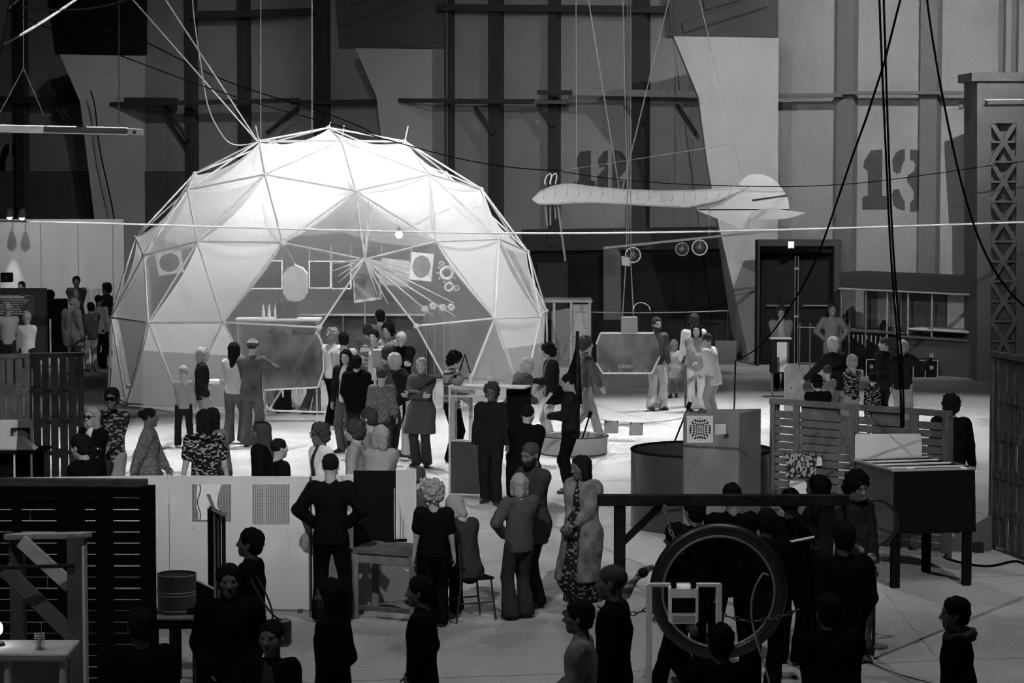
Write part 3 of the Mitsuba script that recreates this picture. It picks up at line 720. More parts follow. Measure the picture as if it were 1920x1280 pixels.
def person(label, x, foot=None, top=None, H=1.75, face=0, sex='m', hair=('short', 'hair_black'), coat=('jacket', 'cloth_black'), inner=None, legs=('trousers', 'cloth_black'), shoes='leather',
           arms=('hang', 'hang'), hands=(None, None), head=(0, 0), lean=0, side=0, twist=0, stance=((0, 0), (0, 0)), pelvis=None, skin='skin', beard=None, eyes=True, glasses=None, res=None, at=None, raise_=0, group=None):
    """A visitor, with the feet (or the top of the head) where the photograph shows them. -> (key, function from person space to the hall)."""
    J, s, A = skeleton(H, face, sex, lean, side, twist, head, stance, arms, pelvis, hands)
    NP[0] += 1
    topz = J['head'] + V3(0, 0, .125 * J['hs'] + (.03 if hair and hair[0] in ('curly', 'hat') else .012))
    if at is not None: pos = np.array([at[0], at[1], raise_], float)
    elif foot is not None: pos = G(x, foot, raise_)
    else:
        lt = A @ topz * s
        pos = G(x, top, lt[2] + raise_) - [lt[0], lt[1], 0]; pos[2] = raise_
    dist = math.hypot(pos[0], pos[1])
    h = res or float(np.clip(dist * .00066, .0165, .028)) / s
    def world(p):
        return (np.asarray(p) @ A.T) * s + pos
    X4 = np.eye(4); X4[:3, :3] = A * s; X4[:3, 3] = pos
    key = thing('person', label, 'person', group)
    def put(name, m, mt, smooth=True, lab=None):
        m = m.copy(); m.apply_transform(X4)
        return part(key, name, m, mt, smooth, lab)
    # body: trunk and limbs, head and hands welded to one surface
    ms = [surface(body_prims(J, sex), h * 1.25)]; far = dist > 36
    hd = (HEAD_FAR if far else HEAD).copy(); B = np.eye(4); B[:3, :3] = J['Hd'] * J['hs']; B[:3, 3] = J['head']; hd.apply_transform(B); ms.append(hd)
    for n in 'LR':
        f = unit(J['wr' + n] - J['el' + n]); t = J['thumb' + n]; xx = unit(t - f * (t @ f)); yy = np.cross(f, xx) * (1 if n == 'L' else -1)
        hm = (HANDS_FAR if far else HANDS)[J['hand' + n]].copy(); B2 = np.eye(4); B2[:3, :3] = np.stack([xx, yy, f], 1); B2[:3, 3] = J['wr' + n]
        hm.apply_transform(B2)
        if n == 'R': hm.invert() if np.linalg.det(B2[:3, :3]) > 0 else None
        if np.linalg.det(B2[:3, :3]) < 0 and hm.volume < 0: hm.invert()
        ms.append(hm)
    put('body', weld(ms), skin)
    Xh = X4 @ B
    tw = T4(Xh.tolist())
    if hair: 
        m = HAIR[hair[0]].copy(); m.apply_transform(B); put('hat' if hair[0] in ('hat', 'cap') else 'hair', m, hair[1])
        if hair[0] in ('hat', 'cap'):
            m = HAIR['full' if hair[0] == 'hat' else 'short'].copy(); m.apply_transform(B); put('hair', m, hair[2] if len(hair) > 2 else 'hair_brown')
    if beard: m = HAIR['beard'].copy(); m.apply_transform(B); put('beard', m, beard)
    if eyes: again(key, 'eyes', EYE, to_world=tw)
    if glasses:
        g = cat([torus(.021, .004 if glasses == 'clear' else .0055, 14, 5, rotx(math.pi / 2), (s_ * .032, .101, .006)) for s_ in (-1, 1)] + [tube([(-.012, .104, .01), (.012, .104, .01)], .003, 5)] +
                [tube([(s_ * .052, .100, .01), (s_ * .080, .05, .012), (s_ * .082, -.01, .01)], .003, 5) for s_ in (-1, 1)] + ([sphere((s_ * .032, .101, .006), (.020, .003, .019), 1) for s_ in (-1, 1)] if glasses == 'dark' else []))
        g.apply_transform(B); put('glasses', g, 'ink')
    U = J['U']; pel = J['pel']
    def wrinkle(m, a=.009, f=(11, 11, 6), sd=0):
        a = a * 1.5
        nrm = m.vertex_normals
        m.vertices = m.vertices + nrm * (a * (meshkit.fbm(m.vertices * np.array(f) + NP[0] * 7.3 + sd, 3) - .5) * 2)[:, None]
        return m
    # legs
    if legs:
        kind, mt = legs[0], legs[1]
        if kind in ('trousers', 'flared', 'shorts'):
            P = leg_prims(J, .014, .050 if kind == 'flared' else .022, .06 if kind == 'shorts' else 1.02, sex)
            put('trousers' if kind != 'shorts' else 'shorts', wrinkle(surface(P, h, [lambda X: .03 - X[..., 2]]), .008, (10, 10, 7), 3), mt)
        elif kind == 'skirt':
            P, dr_ = top_prims(J, sex, .0, legs[2] if len(legs) > 2 else .52, 0, .03, False); P = [p for i, p in enumerate(P) if i not in (0, 1)]
            z = dr_[2]
            put('skirt', wrinkle(surface(P, h, [lambda X: (z - X[..., 2]), lambda X: (X - J['waist']) @ U - .03]), .01), mt)
    KIND = {'shirt': (.018, .87, 1), 'tshirt': (.020, .87, .45), 'sweater': (.022, .86, 1), 'jacket': (.028, .83, 1), 'long': (.032, .72, 1), 'coat': (.038, .48, 1), 'overcoat': (.045, .34, 1), 'dress': (.012, .50, 1), 'vest': (.014, .86, 0), 'gown': (.012, .16, 1)}
    def garment(spec, name, extra=0, cutfront=None):
        infl, hem, sl = KIND[spec[0]]
        if len(spec) > 2 and spec[2]: hem = spec[2]
        P, dr_ = top_prims(J, sex, infl + extra, hem, sl, .02 if hem < .7 else .0)
        if spec[0] == 'gown':
            P.append(cone(pel, V3(pel[0], pel[1], .2), .16, .22, .06))
        cuts = [lambda X: -((X - dr_) @ U) if hem > .7 else dr_[2] - X[..., 2]]
        if spec[0] in ('dress', 'gown', 'overcoat', 'coat') and hem <= .7: cuts = [lambda X: (hem if pelvis is None else .2) - X[..., 2]]
        if sl == 0: P = P[:-1]
        if cutfront:
            def wedge(X):
                q = X - J['neck']; x_ = np.abs(q @ J['X']); y_ = q @ J['F']; z_ = q @ U
                w = cutfront * np.clip(.5 - z_ * 1.0, .4, 1.6)
                return np.minimum(w - x_, y_ - .0) if False else np.minimum(np.minimum(w - x_, y_ - .02), .06 - z_)
            cuts.append(wedge)
        return put(name, wrinkle(surface(P, h, cuts), .010 if infl > .02 else .007), spec[1])
    if coat and coat[0] == 'poncho':
        P = [cone(J['neck'] - U * .03, J['neck'] + U * .02, .075, .07, .02), cone(J['shL'], J['shR'], .085, .085, .05)]
        for n in 'LR': P.append(cone(J['sh' + n], J['wr' + n] * .6 + J['el' + n] * .4, .09, .10, .06))
        P += [cone(J['chest'], pel + J['F'] * .06, .17, .26, .08, flat_S(J, .75))]
        put('poncho', wrinkle(surface(P, h, [lambda X: pel[2] - .10 - X[..., 2] + .5 * np.abs((X - pel) @ J['X'])]), .014), coat[1])
    elif coat:
        if inner: garment(inner, 'shirt')
        garment(coat, {'long': 'jacket', 'overcoat': 'coat', 'gown': 'dress'}.get(coat[0], coat[0]), cutfront=(.075 if inner else None))
    if shoes:
        for n in 'LR':
            t = J['toe' + n]; B3 = np.eye(4); B3[:3, :3] = np.stack([np.cross(t, V3(0, 0, 1)), t, V3(0, 0, 1)], 1); B3[:3, 3] = J['ank' + n] - V3(0, 0, .085) + t * .01
            lift = J['ank' + n][2] - .085
            if lift > .03:
                B3[:3, :3] = B3[:3, :3] @ rotx(-min(lift * 3.5, .9)); 
            m = SHOE.copy(); m.apply_transform(B3); m.vertices[:, 2] = np.maximum(m.vertices[:, 2], .002)
            put('shoe', m, shoes)
    return key, world, J
# ================================================================== helpers for prints and boards
def sheet(parent, name, c4, t, m, label=None):
    """A thin board; c4 = its front corners (upper left, upper right, lower right, lower left); the print lies on the front by uv."""
    c = np.array(c4, float); n = unit(np.cross(c[1] - c[0], c[3] - c[0]))
    if n[1] > 0: n = -n
    V = np.vstack([c, c - n * t]); uv = np.array([[0, 1], [1, 1], [1, 0], [0, 0]] * 2, float)
    F = [(0, 3, 2), (0, 2, 1), (4, 5, 6), (4, 6, 7)]
    for i in range(4):
        j = (i + 1) % 4; F += [(i, j, j + 4), (i, j + 4, i + 4)]
    mesh = trimesh.Trimesh(V, F, process=False)
    if np.dot(np.cross(V[3] - V[0], V[2] - V[0]), n) < 0: mesh.faces = mesh.faces[:, ::-1]
    key = numbered(parent + '__' + name) if parent else numbered(name)
    scene[key] = mikit.ply(mesh, m, False, uv=uv)
    if label: labels[key] = {'label': label}
    return key
def px4(x0, y0, x1, y1, Y):
    return [D(x0, y0, Y), D(x1, y0, Y), D(x1, y1, Y), D(x0, y1, Y)]
def bars(lo, hi, rows, seed, fill=.55):
    def fn(p, n, uv):
        r = dr.floor(uv.y * rows); f = uv.y * rows - r
        on = (f > .3) & (f < .72) & (cell_rand(dr.floor(uv.x * 26), r, seed) < fill) & (uv.x > .06) & (uv.x < .62 + .32 * cell_rand(r, seed, 3))
        return g3(dr.select(on, hi, lo))
    return proc(fn)
mat('print_text_dark', bars(.11, .55, 9, 3, .85)); mat('print_text_pale', bars(.55, .10, 14, 5))
mat('print_dots', proc(lambda p, n, uv: g3(dr.select((dr.abs(uv.x * 17 - dr.floor(uv.x * 17) - .5) + dr.abs(uv.y * 22 - dr.floor(uv.y * 22) - .5) < .40) & (cell_rand(dr.floor(uv.x * 17), 4) < .93), .10, .34))))
mat('print_collage', proc(lambda p, n, uv: g3(dr.select((uv.x > .05 + .12 * noise(uv.y * 5, 2)) & (uv.x < .62 + .14 * noise(uv.y * 4, 7) + .2 * (uv.y - .5)) & (uv.y > .05),
    dr.select((dr.abs(uv.x - .52 + .35 * (uv.y - .45)) < .05) & (uv.y > .34) & (uv.y < .74), .14, dr.select((dr.abs(uv.x - .18 - .04 * dr.sin(uv.y * 9)) < .016), .08, .74)),
    dr.select((dr.abs(uv.x * 14 - dr.floor(uv.x * 14) - .5) + dr.abs(uv.y * 18 - dr.floor(uv.y * 18) - .5) < .42), .08, .26)))))
def warped(p, n, uv):
    x, y = (uv.x - .5) / .42, (uv.y - .5) / .42; r2 = x * x + y * y
    k = 5.4 * dr.maximum(r2, .05) ** -.22
    a, b = (x + y) * k * .8, (x - y) * k * .8
    c = (dr.floor(a) + dr.floor(b)) * .5
    return g3(dr.select(r2 > 1, .34, dr.select(c - dr.floor(c) > .25, .012, .36)))
mat('print_warped_checker', proc(warped))
def burst(p, n, uv):
    x, y = uv.x - .52, uv.y - .45; r = dr.sqrt(x * x + y * y); a = dr.atan2(y, x)
    return g3(dr.select(r < .34 + .10 * dr.abs(dr.sin(a * 19)), .22 + .16 * dr.abs(dr.sin(a * 23 + r * 30)), .025))
mat('print_burst', proc(burst))
mat('print_disc', proc(lambda p, n, uv: g3(dr.select(dr.square((uv.x - .5) / .40) + dr.square((uv.y - .5) / .40) < 1, .18 + .1 * noise(uv.x * 40, uv.y * 40), .75))))
mat('print_stipple', proc(lambda p, n, uv: g3(dr.select((uv.x < .05) | (uv.x > .95) | (uv.y < .07), .8, .30 + .12 * noise(uv.x * 50, uv.y * 60)))))
mat('print_mesh', proc(lambda p, n, uv: g3(dr.select(noise(uv.x * 22, uv.y * 14 + dr.floor(uv.x * 11) * .5) > .5, .26, .02))))
mat('print_lectern', proc(lambda p, n, uv: g3(dr.select((uv.y > .5) & (noise(uv.x * 7, 1) > .35), .9, dr.select(dr.abs(uv.x - .5) < .30, .8, .10)))))  # bright printed pattern of the lectern front
scene['smoky_plastic'] = {'type': 'blendbsdf', 'weight': .60, 'a': {'type': 'thindielectric', 'int_ior': 1.5}, 'b': {'type': 'twosided', 'bsdf': {'type': 'diffuse', 'reflectance': proc(lambda p, n, uv: g3(.05 + .42 * dr.maximum(fbm(p.x * 3, p.y * 3, p.z * 2, 3) - .2, 0)))}}}  # smoky tint; its paler mottling stands in for reflections on the pane
scene['clear_glass'] = {'type': 'thindielectric', 'int_ior': 1.5}

# ================================================================== far side of the hall
# ---- dark doors between the pylon and the counters
BY = 59.6
k = thing('door_booth', 'dark double-door booth beside the tall pylon, small lamp over it', 'doors', kind='structure')
a, b = D(1421, 452, BY), D(1576, 684, BY)
part(k, 'back', box(((a[0] + b[0]) / 2, BY + .55, a[2] / 2), (b[0] - a[0], .1, a[2])), 'wall_dark')
part(k, 'lintel', rbox(((a[0] + b[0]) / 2, BY + .3, a[2] - .05), (b[0] - a[0], .7, .14)), 'steel_dark')
for x in (1422.5, 1570): part(k, 'jamb', rbox((D(x, 500, BY)[0], BY + .3, a[2] / 2), (.05 if x < 1500 else .16, .7, a[2])), 'steel_dark')
for x0, x1 in ((1427, 1494), (1496, 1562)):
    p, q = D(x0, 478, BY + .3), D(x1, 478, BY + .3)
    d_ = part(k, 'door', rbox(((p[0] + q[0]) / 2, BY + .40, p[2] / 2), (q[0] - p[0], .06, p[2] - .02)), 'cloth_charcoal')
    part(d_, 'push_bar', tube([D(x0 + 10, 573, BY + .3), D(x1 - 10, 573, BY + .3)], .02), 'steel_mid')
part(k, 'transom', box(((a[0] + b[0]) / 2, BY + .38, D(1500, 476, BY)[2] + .12), (b[0] - a[0], .08, .22)), 'steel_dark')
k = thing('exit_lamp', 'small bright lamp box over the dark doors', 'lamp')
part(k, 'box', rbox(D(1483, 459, BY - .07), (.15, .10, .17)), 'plastic_white')
scene[k + '__glow'] = {**mikit.ply(box(D(1483, 459, BY - .125), (.11, .006, .12)), 'plastic_white'), 'emitter': {'type': 'area', 'radiance': rgb(1.2)}}
part(k, 'bracket', box(D(1483, 455, BY + .0), (.05, .14, .05)), 'metal_dark')
k = thing('scaffold_pole', 'thin twin-tube pole standing before the dark doors', 'pole')
p = D(1494, 480, 58.9)
for dx in (-.035, .035): part(k, 'tube', tube([[p[0] + dx, 58.9, 0], [p[0] + dx, 58.9, p[2]]], .012), 'metal_grey')
for z in (.05, 1.2, 2.3): part(k, 'clamp', box((p[0], 58.9, z), (.11, .05, .05)), 'metal_grey')
k = thing('railing', 'low steel railing before the dark doors and counters', 'railing')
for x in (1494, 1513, 1586): q = G(x, 694); part(k, 'post', tube([[q[0], 57.8, 0], [q[0], 57.8, 1.12]], .014), 'metal_grey')
part(k, 'top_bar', tube([D(1494, 613, 57.8), D(1590, 616, 57.8)], .016), 'metal_grey')
part(k, 'low_bar', tube([D(1494, 680, 57.8), D(1590, 683, 57.8)], .012), 'metal_grey')

# ---- display counters under a canopy
k = thing('display_counter', 'dark-fronted display counter with a deep canopy below the numeral 13', 'counter')
A0, A1 = D(1574, 690, 59.0) * [1, 1, 0], D(1819, 706, 56.3) * [1, 1, 0]
cu = unit(A1 - A0); cn = np.array([cu[1], -cu[0], 0]); cL = np.linalg.norm(A1 - A0); ca = math.atan2(cu[1], cu[0])
def cpt(px, py, off=0.0): return onplane(px, py, A0 + cn * off, cn)
def cbox(t0, t1, z0, z1, d0, d1, r=.008):
    c = A0 + cu * (t0 + t1) / 2 - cn * (d0 + d1) / 2
    return rbox((c[0], c[1], (z0 + z1) / 2), (t1 - t0, d1 - d0, z1 - z0), r, ca)
part(k, 'canopy', cbox(0, cL, 1.86, 2.22, -.05, .9), 'steel_dark')
part(k, 'canopy_edge', cbox(0, cL, 1.82, 1.86, -.08, .9), 'board_grey')
part(k, 'back_board', cbox(0, cL, 0, 1.84, .85, .92), 'steel_mid')
for t0, t1, m in ((.45, .72, 'board_grey'), (.78, 1.15, 'board_grey'), (2.05, 2.4, 'steel_mid'), (2.45, 2.95, 'board_white')):
    part(k, 'back_panel', cbox(t0, min(t1, cL), .95, 1.80, .80, .845), m)
part(k, 'counter_top', cbox(0, 1.75, .86, .90, -.03, .85), 'steel_mid')
part(k, 'counter_top', cbox(1.95, cL, .98, 1.02, .02, .8), 'board_white', label='white counter top')
part(k, 'front', cbox(0, 1.35, 0, .86, 0, .05), 'cloth_charcoal'); part(k, 'front', cbox(1.35, 1.95, 0, .80, .0, .05), 'cloth_dark'); part(k, 'front', cbox(1.95, cL, 0, .82, 0, .05), 'wall_dado')
part(k, 'shelf', cbox(1.75, cL, .80, .84, -.1, .8), 'steel_mid')
for t in (.02, .74, 1.36, 1.60, 1.95, 2.62): part(k, 'post', cbox(t, t + .035, 0 if t < 1.4 else .84, 1.84, -.02, .02), 'board_grey' if t > 1.3 else 'metal_grey')
for i in range(9):
    t = .16 + i * .13; L = (.12, .2, .09, .16, .22, .1, .14, .2, .1)[i]
    part(k, 'hanging_tool', tube([A0 + cu * t + cn * .02 + [0, 0, .80], A0 + cu * t + cn * .02 + [0, 0, .80 - L]], .014, 6), 'metal_pale')
for t in (.1, 1.0): part(k, 'drawer', cbox(t + .05, t + .7, .12, .52, -.025, .0), 'wall_dark')
k = thing('counter_vase', 'small dark vase on the display counter', 'vase')
q = A0 + cu * .93 - cn * .45
part(k, 'body', lathe([(0, 0), (.06, 0), (.09, .07), (.085, .13), (.04, .18), (.045, .22), (0, .22)], 20, (q[0], q[1], .90)), 'cloth_charcoal', 30)
part(k, 'rim', torus(.042, .006, 16, 6, None, (q[0], q[1], 1.12)), 'cloth_dark', True)
k = thing('flight_case', 'dark road case with pale metal edges on the floor by the counter', 'case')
def road_case(k, x0, x1, y0, y1, Y):
    a, b = D(x0, y0, Y), D(x1, y1, Y)
    c = ((a[0] + b[0]) / 2, Y + .2, (a[2]) / 2); s = (b[0] - a[0], .4, a[2])
    part(k, 'body', rbox(c, s, .01), 'cloth_charcoal')
    for sx in (-1, 0, 1): part(k, 'edge', box((c[0] + sx * s[0] / 2 * .98, Y - .005, c[2]), (.02, .02, s[2])), 'metal_pale')
    for sz in (-1, 1): part(k, 'edge', box((c[0], Y - .005, c[2] + sz * s[2] / 2 * .95), (s[0], .02, .02)), 'metal_pale')
    for sx in (-.5, .5): part(k, 'latch', lathe([(0, 0), (.045, 0), (.04, .012), (0, .012)], 14, (0, 0, 0)).apply_transform(np.array([[1, 0, 0, c[0] + sx * s[0] / 2], [0, 0, -1, Y - .004], [0, 1, 0, c[2] + .03], [0, 0, 0, 1]])), 'metal_pale')
road_case(k, 1712, 1758, 674, 704, 56.2)
k = thing('flight_case', 'road case with pale metal edges behind the dark-jacketed boy', 'case')
road_case(k, 1624, 1664, 673, 702, 56.6)

# ---- small lectern and plywood chair
k = thing('lectern', 'small lectern with a bright printed front and thin legs', 'lectern')
LYc = 51.8; a, b = D(1446, 636, LYc), D(1483, 700, LYc)
part(k, 'body', rbox(((a[0] + b[0]) / 2, LYc + .16, (a[2] + b[2]) / 2), (b[0] - a[0], .30, a[2] - b[2]), .01), 'wood_dark')
part(k, 'top', rbox(((a[0] + b[0]) / 2, LYc + .15, a[2] + .012), (b[0] - a[0] + .03, .36, .024), .006), 'board_white')
sheet(k, 'front_print', px4(1457, 641, 1480, 697, LYc - .006), .008, 'print_lectern', 'bright printed front')
for sx, sy in ((-.16, .04), (.16, .04), (-.16, .28), (.16, .28)): part(k, 'leg', tube([[(a[0] + b[0]) / 2 + sx, LYc + sy, 0], [(a[0] + b[0]) / 2 + sx, LYc + sy, b[2] + .02]], .012), 'metal_grey')
k = thing('plywood_chair', 'plywood slab chair with two finger holes in its tall back', 'chair')
CY = 46.6; s_ = 4800 / CY
cx = D(1490, 720, CY)[0]
back = sg.Polygon([(-.22, 0), (-.17, .62), (-.10, .70), (.10, .70), (.17, .62), (.22, 0)]).difference(sg.Point(-.06, .26).buffer(.022)).difference(sg.Point(.10, .20).buffer(.022))
Mb = rotz(.5); part(k, 'back', extrude(back, .022, (cx, CY, .40), Mb @ V3(1, 0, 0), Mb @ V3(0, .17, .985)), 'wood_pale')
part(k, 'seat', rbox(np.array([cx, CY, .38]) + Mb @ V3(0, -.20, 0), (.46, .44, .022), .006, .5), 'wood_pale')
for sx in (-.21, .21): part(k, 'side', rbox(np.array([cx, CY, .185]) + Mb @ V3(sx, -.18, 0), (.022, .40, .37), .006, .5), 'wood_pale')

# ---- white booth right of the dome
k = thing('white_booth', 'small white boarded booth with a grey window, right of the dome', 'booth')
WY = 56.6; a, b = D(1022, 562, WY), D(1108, 712, WY)
part(k, 'roof', rbox(((a[0] + b[0]) / 2, WY + .45, a[2] - .03), (b[0] - a[0] + .06, 1.0, .06)), 'board_white')
part(k, 'frame', cat([rbox((x, WY + .0, a[2] / 2), (.06, .06, a[2])) for x in (a[0] + .2, D(1071, 600, WY)[0], b[0] - .03)]), 'board_white')
q0, q1 = D(1073, 572, WY), D(1106, 572, WY)
for i in range(9):
    z = a[2] - .10 - i * .18
    part(k, 'board', rbox(((q0[0] + q1[0]) / 2, WY + .05 + .004 * (i % 2), z - .085), (q1[0] - q0[0], .03, .172), .006), 'board_white')
sheet(k, 'window', [D(1034, 584, WY), D(1069, 577, WY), D(1069, 672, WY), D(1034, 684, WY)], .02, 'board_grey', 'grey leaning window panel')
part(k, 'side_wall', box((b[0] - .02, WY + .45, a[2] / 2), (.04, .86, a[2] - .06)), 'board_white')
part(k, 'notice', rbox(((q0[0] + q1[0]) / 2 - .02, WY + .025, D(1088, 605, WY)[2]), (.26, .01, .40), .003), 'paper')
part(k, 'step', rbox((D(1050, 695, WY)[0], WY - .25, .12), (.7, .45, .24)), 'board_white')

# ---- low dark barrier and its cable behind the poncho group
k = thing('barrier', 'low black barrier with a steel cable in front of the dark hangar opening', 'barrier')
a, b = D(1108, 600, 60.6), D(1372, 600, 60.2)
part(k, 'panel', box(((a[0] + b[0]) / 2, 60.5, .52), (b[0] - a[0], .06, 1.0)), 'wall_dark')
part(k, 'panel', box((D(1361, 650, 60.0)[0], 60.0, .28), (.5, .06, .56)), 'steel_mid')
part(k, 'cable', tube(sag(D(1108, 585, 60.4), D(1366, 582, 60.1), .03), .014, 6), 'rope_grey')
for x in (1110, 1200, 1290, 1364): q = D(x, 583, 60.35); part(k, 'post', tube([[q[0], 60.35, 0], q], .014, 6), 'metal_dark')

# ---- far left exhibit panel
k = thing('exhibit_panel', 'grey exhibit panel with pale text lines at the far left', 'exhibit panel')
EY = 60.0; a, b = D(-60, 540, EY), D(88, 540, EY)
part(k, 'panel', rbox(((a[0] + b[0]) / 2, EY, a[2] / 2 + .05), (b[0] - a[0], .06, a[2] - .1)), 'cloth_slate')
sheet(k, 'text', px4(-10, 552, 64, 590, EY - .034), .004, 'print_text_dark', 'lines of pale lettering')
for x in (-50, 84): part(k, 'foot', box((D(x, 600, EY)[0], EY, .03), (.06, .5, .06)), 'steel_mid')
part(k, 'stripe', box(D(20, 557, EY - .036), (.64, .006, .05)), 'paper')
k = thing('projector_box', 'small black box on top of the far left exhibit panel', 'box')
part(k, 'body', rbox(D(13, 529, EY) + [0, 0, .115], (.26, .22, .22)), 'cloth_charcoal')
part(k, 'lens', lathe([(0, 0), (.05, 0), (.045, .03), (0, .03)], 16).apply_transform(np.array([[1, 0, 0, D(13, 529, EY)[0]], [0, 0, -1, EY - .105], [0, 1, 0, D(13, 529, EY)[2] + .11], [0, 0, 0, 1]])), 'metal_dark')
k = thing('black_stand', 'black draped stand with a pale pole beside the far left exhibit panel', 'stand')
a = D(106, 560, 62.2)
part(k, 'drape', rbox((a[0], 62.2, D(106, 560, 62.2)[2] / 2), (.50, .4, D(106, 560, 62.2)[2]), .03), 'cloth_black')
part(k, 'knob', sphere(D(93, 552, 62.2), .13, 2), 'cloth_black', True)
part(k, 'pole', tube([[D(94, 600, 61.9)[0], 61.9, 0], D(94, 598, 61.9)], .022), 'paper')
def to_roof(p, q):
    """Where the line from q through p meets the roof."""
    d = p - q
    return p + d * (13.98 - p[2]) / max(d[2], 1e-3 + .12 * np.linalg.norm(d))
# ================================================================== things in and around the dome
# ---- inside the dome
k = thing('hanging_drum', 'pale many-sided plastic drum hanging inside the dome', 'drum')
Yd = 50.2
o = [D(*q, Yd) for q in ((553, 497), (567, 503), (575, 513), (575, 550), (567, 562), (553, 567), (539, 562), (531, 550), (531, 513), (539, 503))]
part(k, 'body', extrude(sg.Polygon([(p[0], p[2]) for p in o]), .30, (0, Yd + .30, 0), (1, 0, 0), (0, 0, 1)), 'plastic_white')
part(k, 'cord', tube([dv[46] + [0, .1, 0], o[0] + [0, .15, 0]], .010, 5), 'rope_white')
def hung(name, lab, cat_, x0, y0, x1, y1, Y, m, frame_m=None, tilt=0.0, top=30, group=None):
    k = thing(name, lab, cat_, group)
    c = px4(x0, y0, x1, y1, Y)
    if tilt:
        cc = sum(c) / 4; M = roty(tilt); c = [cc + M @ (p - cc) for p in c]
    sheet(k, 'sheet', c, .015, m)
    if frame_m:
        for i in range(4): part(k, 'frame_bar', beam(c[i] - [0, .012, 0], c[(i + 1) % 4] - [0, .012, 0], .03, .03, (0, 1, 0)), frame_m)
    for p in c[:2]: part(k, 'cord', tube([p, [p[0], p[1], p[2] + top / 89]], .006, 5), 'rope_grey')
    return k
hung('framed_board', 'grey framed board hanging left of the pale drum inside the dome', 'board', 470, 489, 529, 541, 54.4, 'cloth_dark', 'paper')
hung('framed_board', 'grey framed board hanging just right of the pale drum inside the dome', 'board', 580, 490, 620, 540, 54.4, 'cloth_dark', 'paper')
hung('framed_board', 'grey framed board hanging beside the doorway hub inside the dome', 'board', 622, 490, 658, 541, 54.5, 'cloth_dark', 'paper')
hung('disc_poster', 'poster with a dark disc hanging in the right window of the dome', 'poster', 769, 474, 811, 526, 53.6, 'print_disc', None, .10)
hung('disc_poster', 'poster with a dark disc hanging in the left window of the dome', 'poster', 294, 470, 342, 514, 52.6, 'print_disc', None, -.16)
hung('chart', 'large dotted chart hanging beside the disc poster in the dome', 'chart', 712, 486, 768, 536, 54.2, 'print_dots', None, .12)
k = thing('sign_on_pole', 'stippled sign board on a thin pole inside the doorway', 'sign')
sheet(k, 'board', [D(660, 498, 50.0), D(709, 492, 50.0), D(716, 561, 50.0), D(664, 568, 50.0)], .02, 'print_stipple')
p = D(684, 560, 50.03); part(k, 'pole', tube([[p[0], 50.03, 0], p], .016, 6), 'rope_grey')
k = thing('ring_machine', 'pale toothed rings mounted on a rod inside the right window of the dome', 'machine')
Yr = 52.0; pv = D(838, 512, Yr)
for (x, y), R in (((838, 512), .15), ((842, 538), .10), ((828, 494), .05), ((856, 540), .06)):
    part(k, 'ring', torus(R * .78, R * .24, 28, 8, rotx(math.pi / 2) @ rotz(.2), D(x, y, Yr), ), 'plastic_white', True)
part(k, 'rod', tube([[pv[0] + .05, Yr + .06, 0], [pv[0] + .05, Yr + .06, pv[2] + .3]], .02), 'metal_grey')
for i in range(10):
    t = i * .63; part(k, 'tooth', sphere(pv + V3(math.cos(t) * .19, 0, math.sin(t) * .19), .022, 1), 'plastic_white', True)
k = thing('work_table', 'white work table with bottles at the left inside the dome', 'table')
Yt = 51.6; a, b = D(440, 600, Yt), D(600, 604, Yt)
part(k, 'table_top', rbox(((a[0] + b[0]) / 2, Yt + .3, a[2]), (b[0] - a[0], .7, .05)), 'board_white')
for x in (a[0] + .06, b[0] - .06):
    for y in (Yt + .02, Yt + .58): part(k, 'leg', rbox((x, y, a[2] / 2), (.05, .05, a[2])), 'wood_pale')
for i, x in enumerate((493, 504, 516, 528)):
    q = thing('bottle', 'pale bottle on the work table inside the dome', 'bottle', 'bottles on the work table'); p = D(x, 598, Yt + .1); z = a[2] + .025
    part(q, 'body', lathe([(0, 0), (.035, 0), (.035, .16), (.014, .21), (.014, .26), (0, .26)], 14, (p[0], Yt + .2, z)), 'plastic_white', 30)
    part(q, 'cap', lathe([(0, 0), (.017, 0), (.017, .03), (0, .03)], 10, (p[0], Yt + .2, z + .26)), 'rope_grey')
k = thing('dark_case', 'dark square case standing on the work table inside the dome', 'case')
p = D(537, 610, Yt - .05); part(k, 'body', rbox((p[0], Yt + .22, a[2] + .025 + .17), (.40, .2, .34)), 'cloth_slate'); part(k, 'handle', torus(.05, .01, 16, 6, rotx(math.pi / 2), (p[0], Yt + .22, a[2] + .37)), 'cloth_black', True)
k = thing('back_shelf', 'pale shelf line along the back of the dome behind the visitors', 'shelf')
a, b = D(560, 590, 55.6), D(800, 592, 55.6)
part(k, 'board', rbox(((a[0] + b[0]) / 2, 55.6, a[2]), (b[0] - a[0], .3, .035)), 'wood_pale')
for t in (.02, .35, .68, .98): part(k, 'upright', rbox((a[0] + (b[0] - a[0]) * t, 55.6, a[2] / 2 + .0), (.05, .25, a[2])), 'wood_mid')
part(k, 'back', box(((a[0] + b[0]) / 2, 55.74, a[2] / 2), (b[0] - a[0], .02, a[2])), 'wall_dado')
k = thing('shop_lamp', 'glaring bare bulb hanging inside the clear top window of the dome', 'lamp')
p = D(748, 440, 51.0)
scene[k + '__bulb'] = {'type': 'sphere', 'center': list(map(float, p)), 'radius': .07, 'emitter': {'type': 'area', 'radiance': rgb(60)}, 'bsdf': {'type': 'ref', 'id': 'plastic_white'}}
part(k, 'socket', lathe([(0, .05), (.03, .05), (.035, .13), (0, .14)], 12, p), 'metal_dark'); part(k, 'cord', tube([p + [0, 0, .13], p + [.0, .1, .75]], .008, 5), 'wire_black')
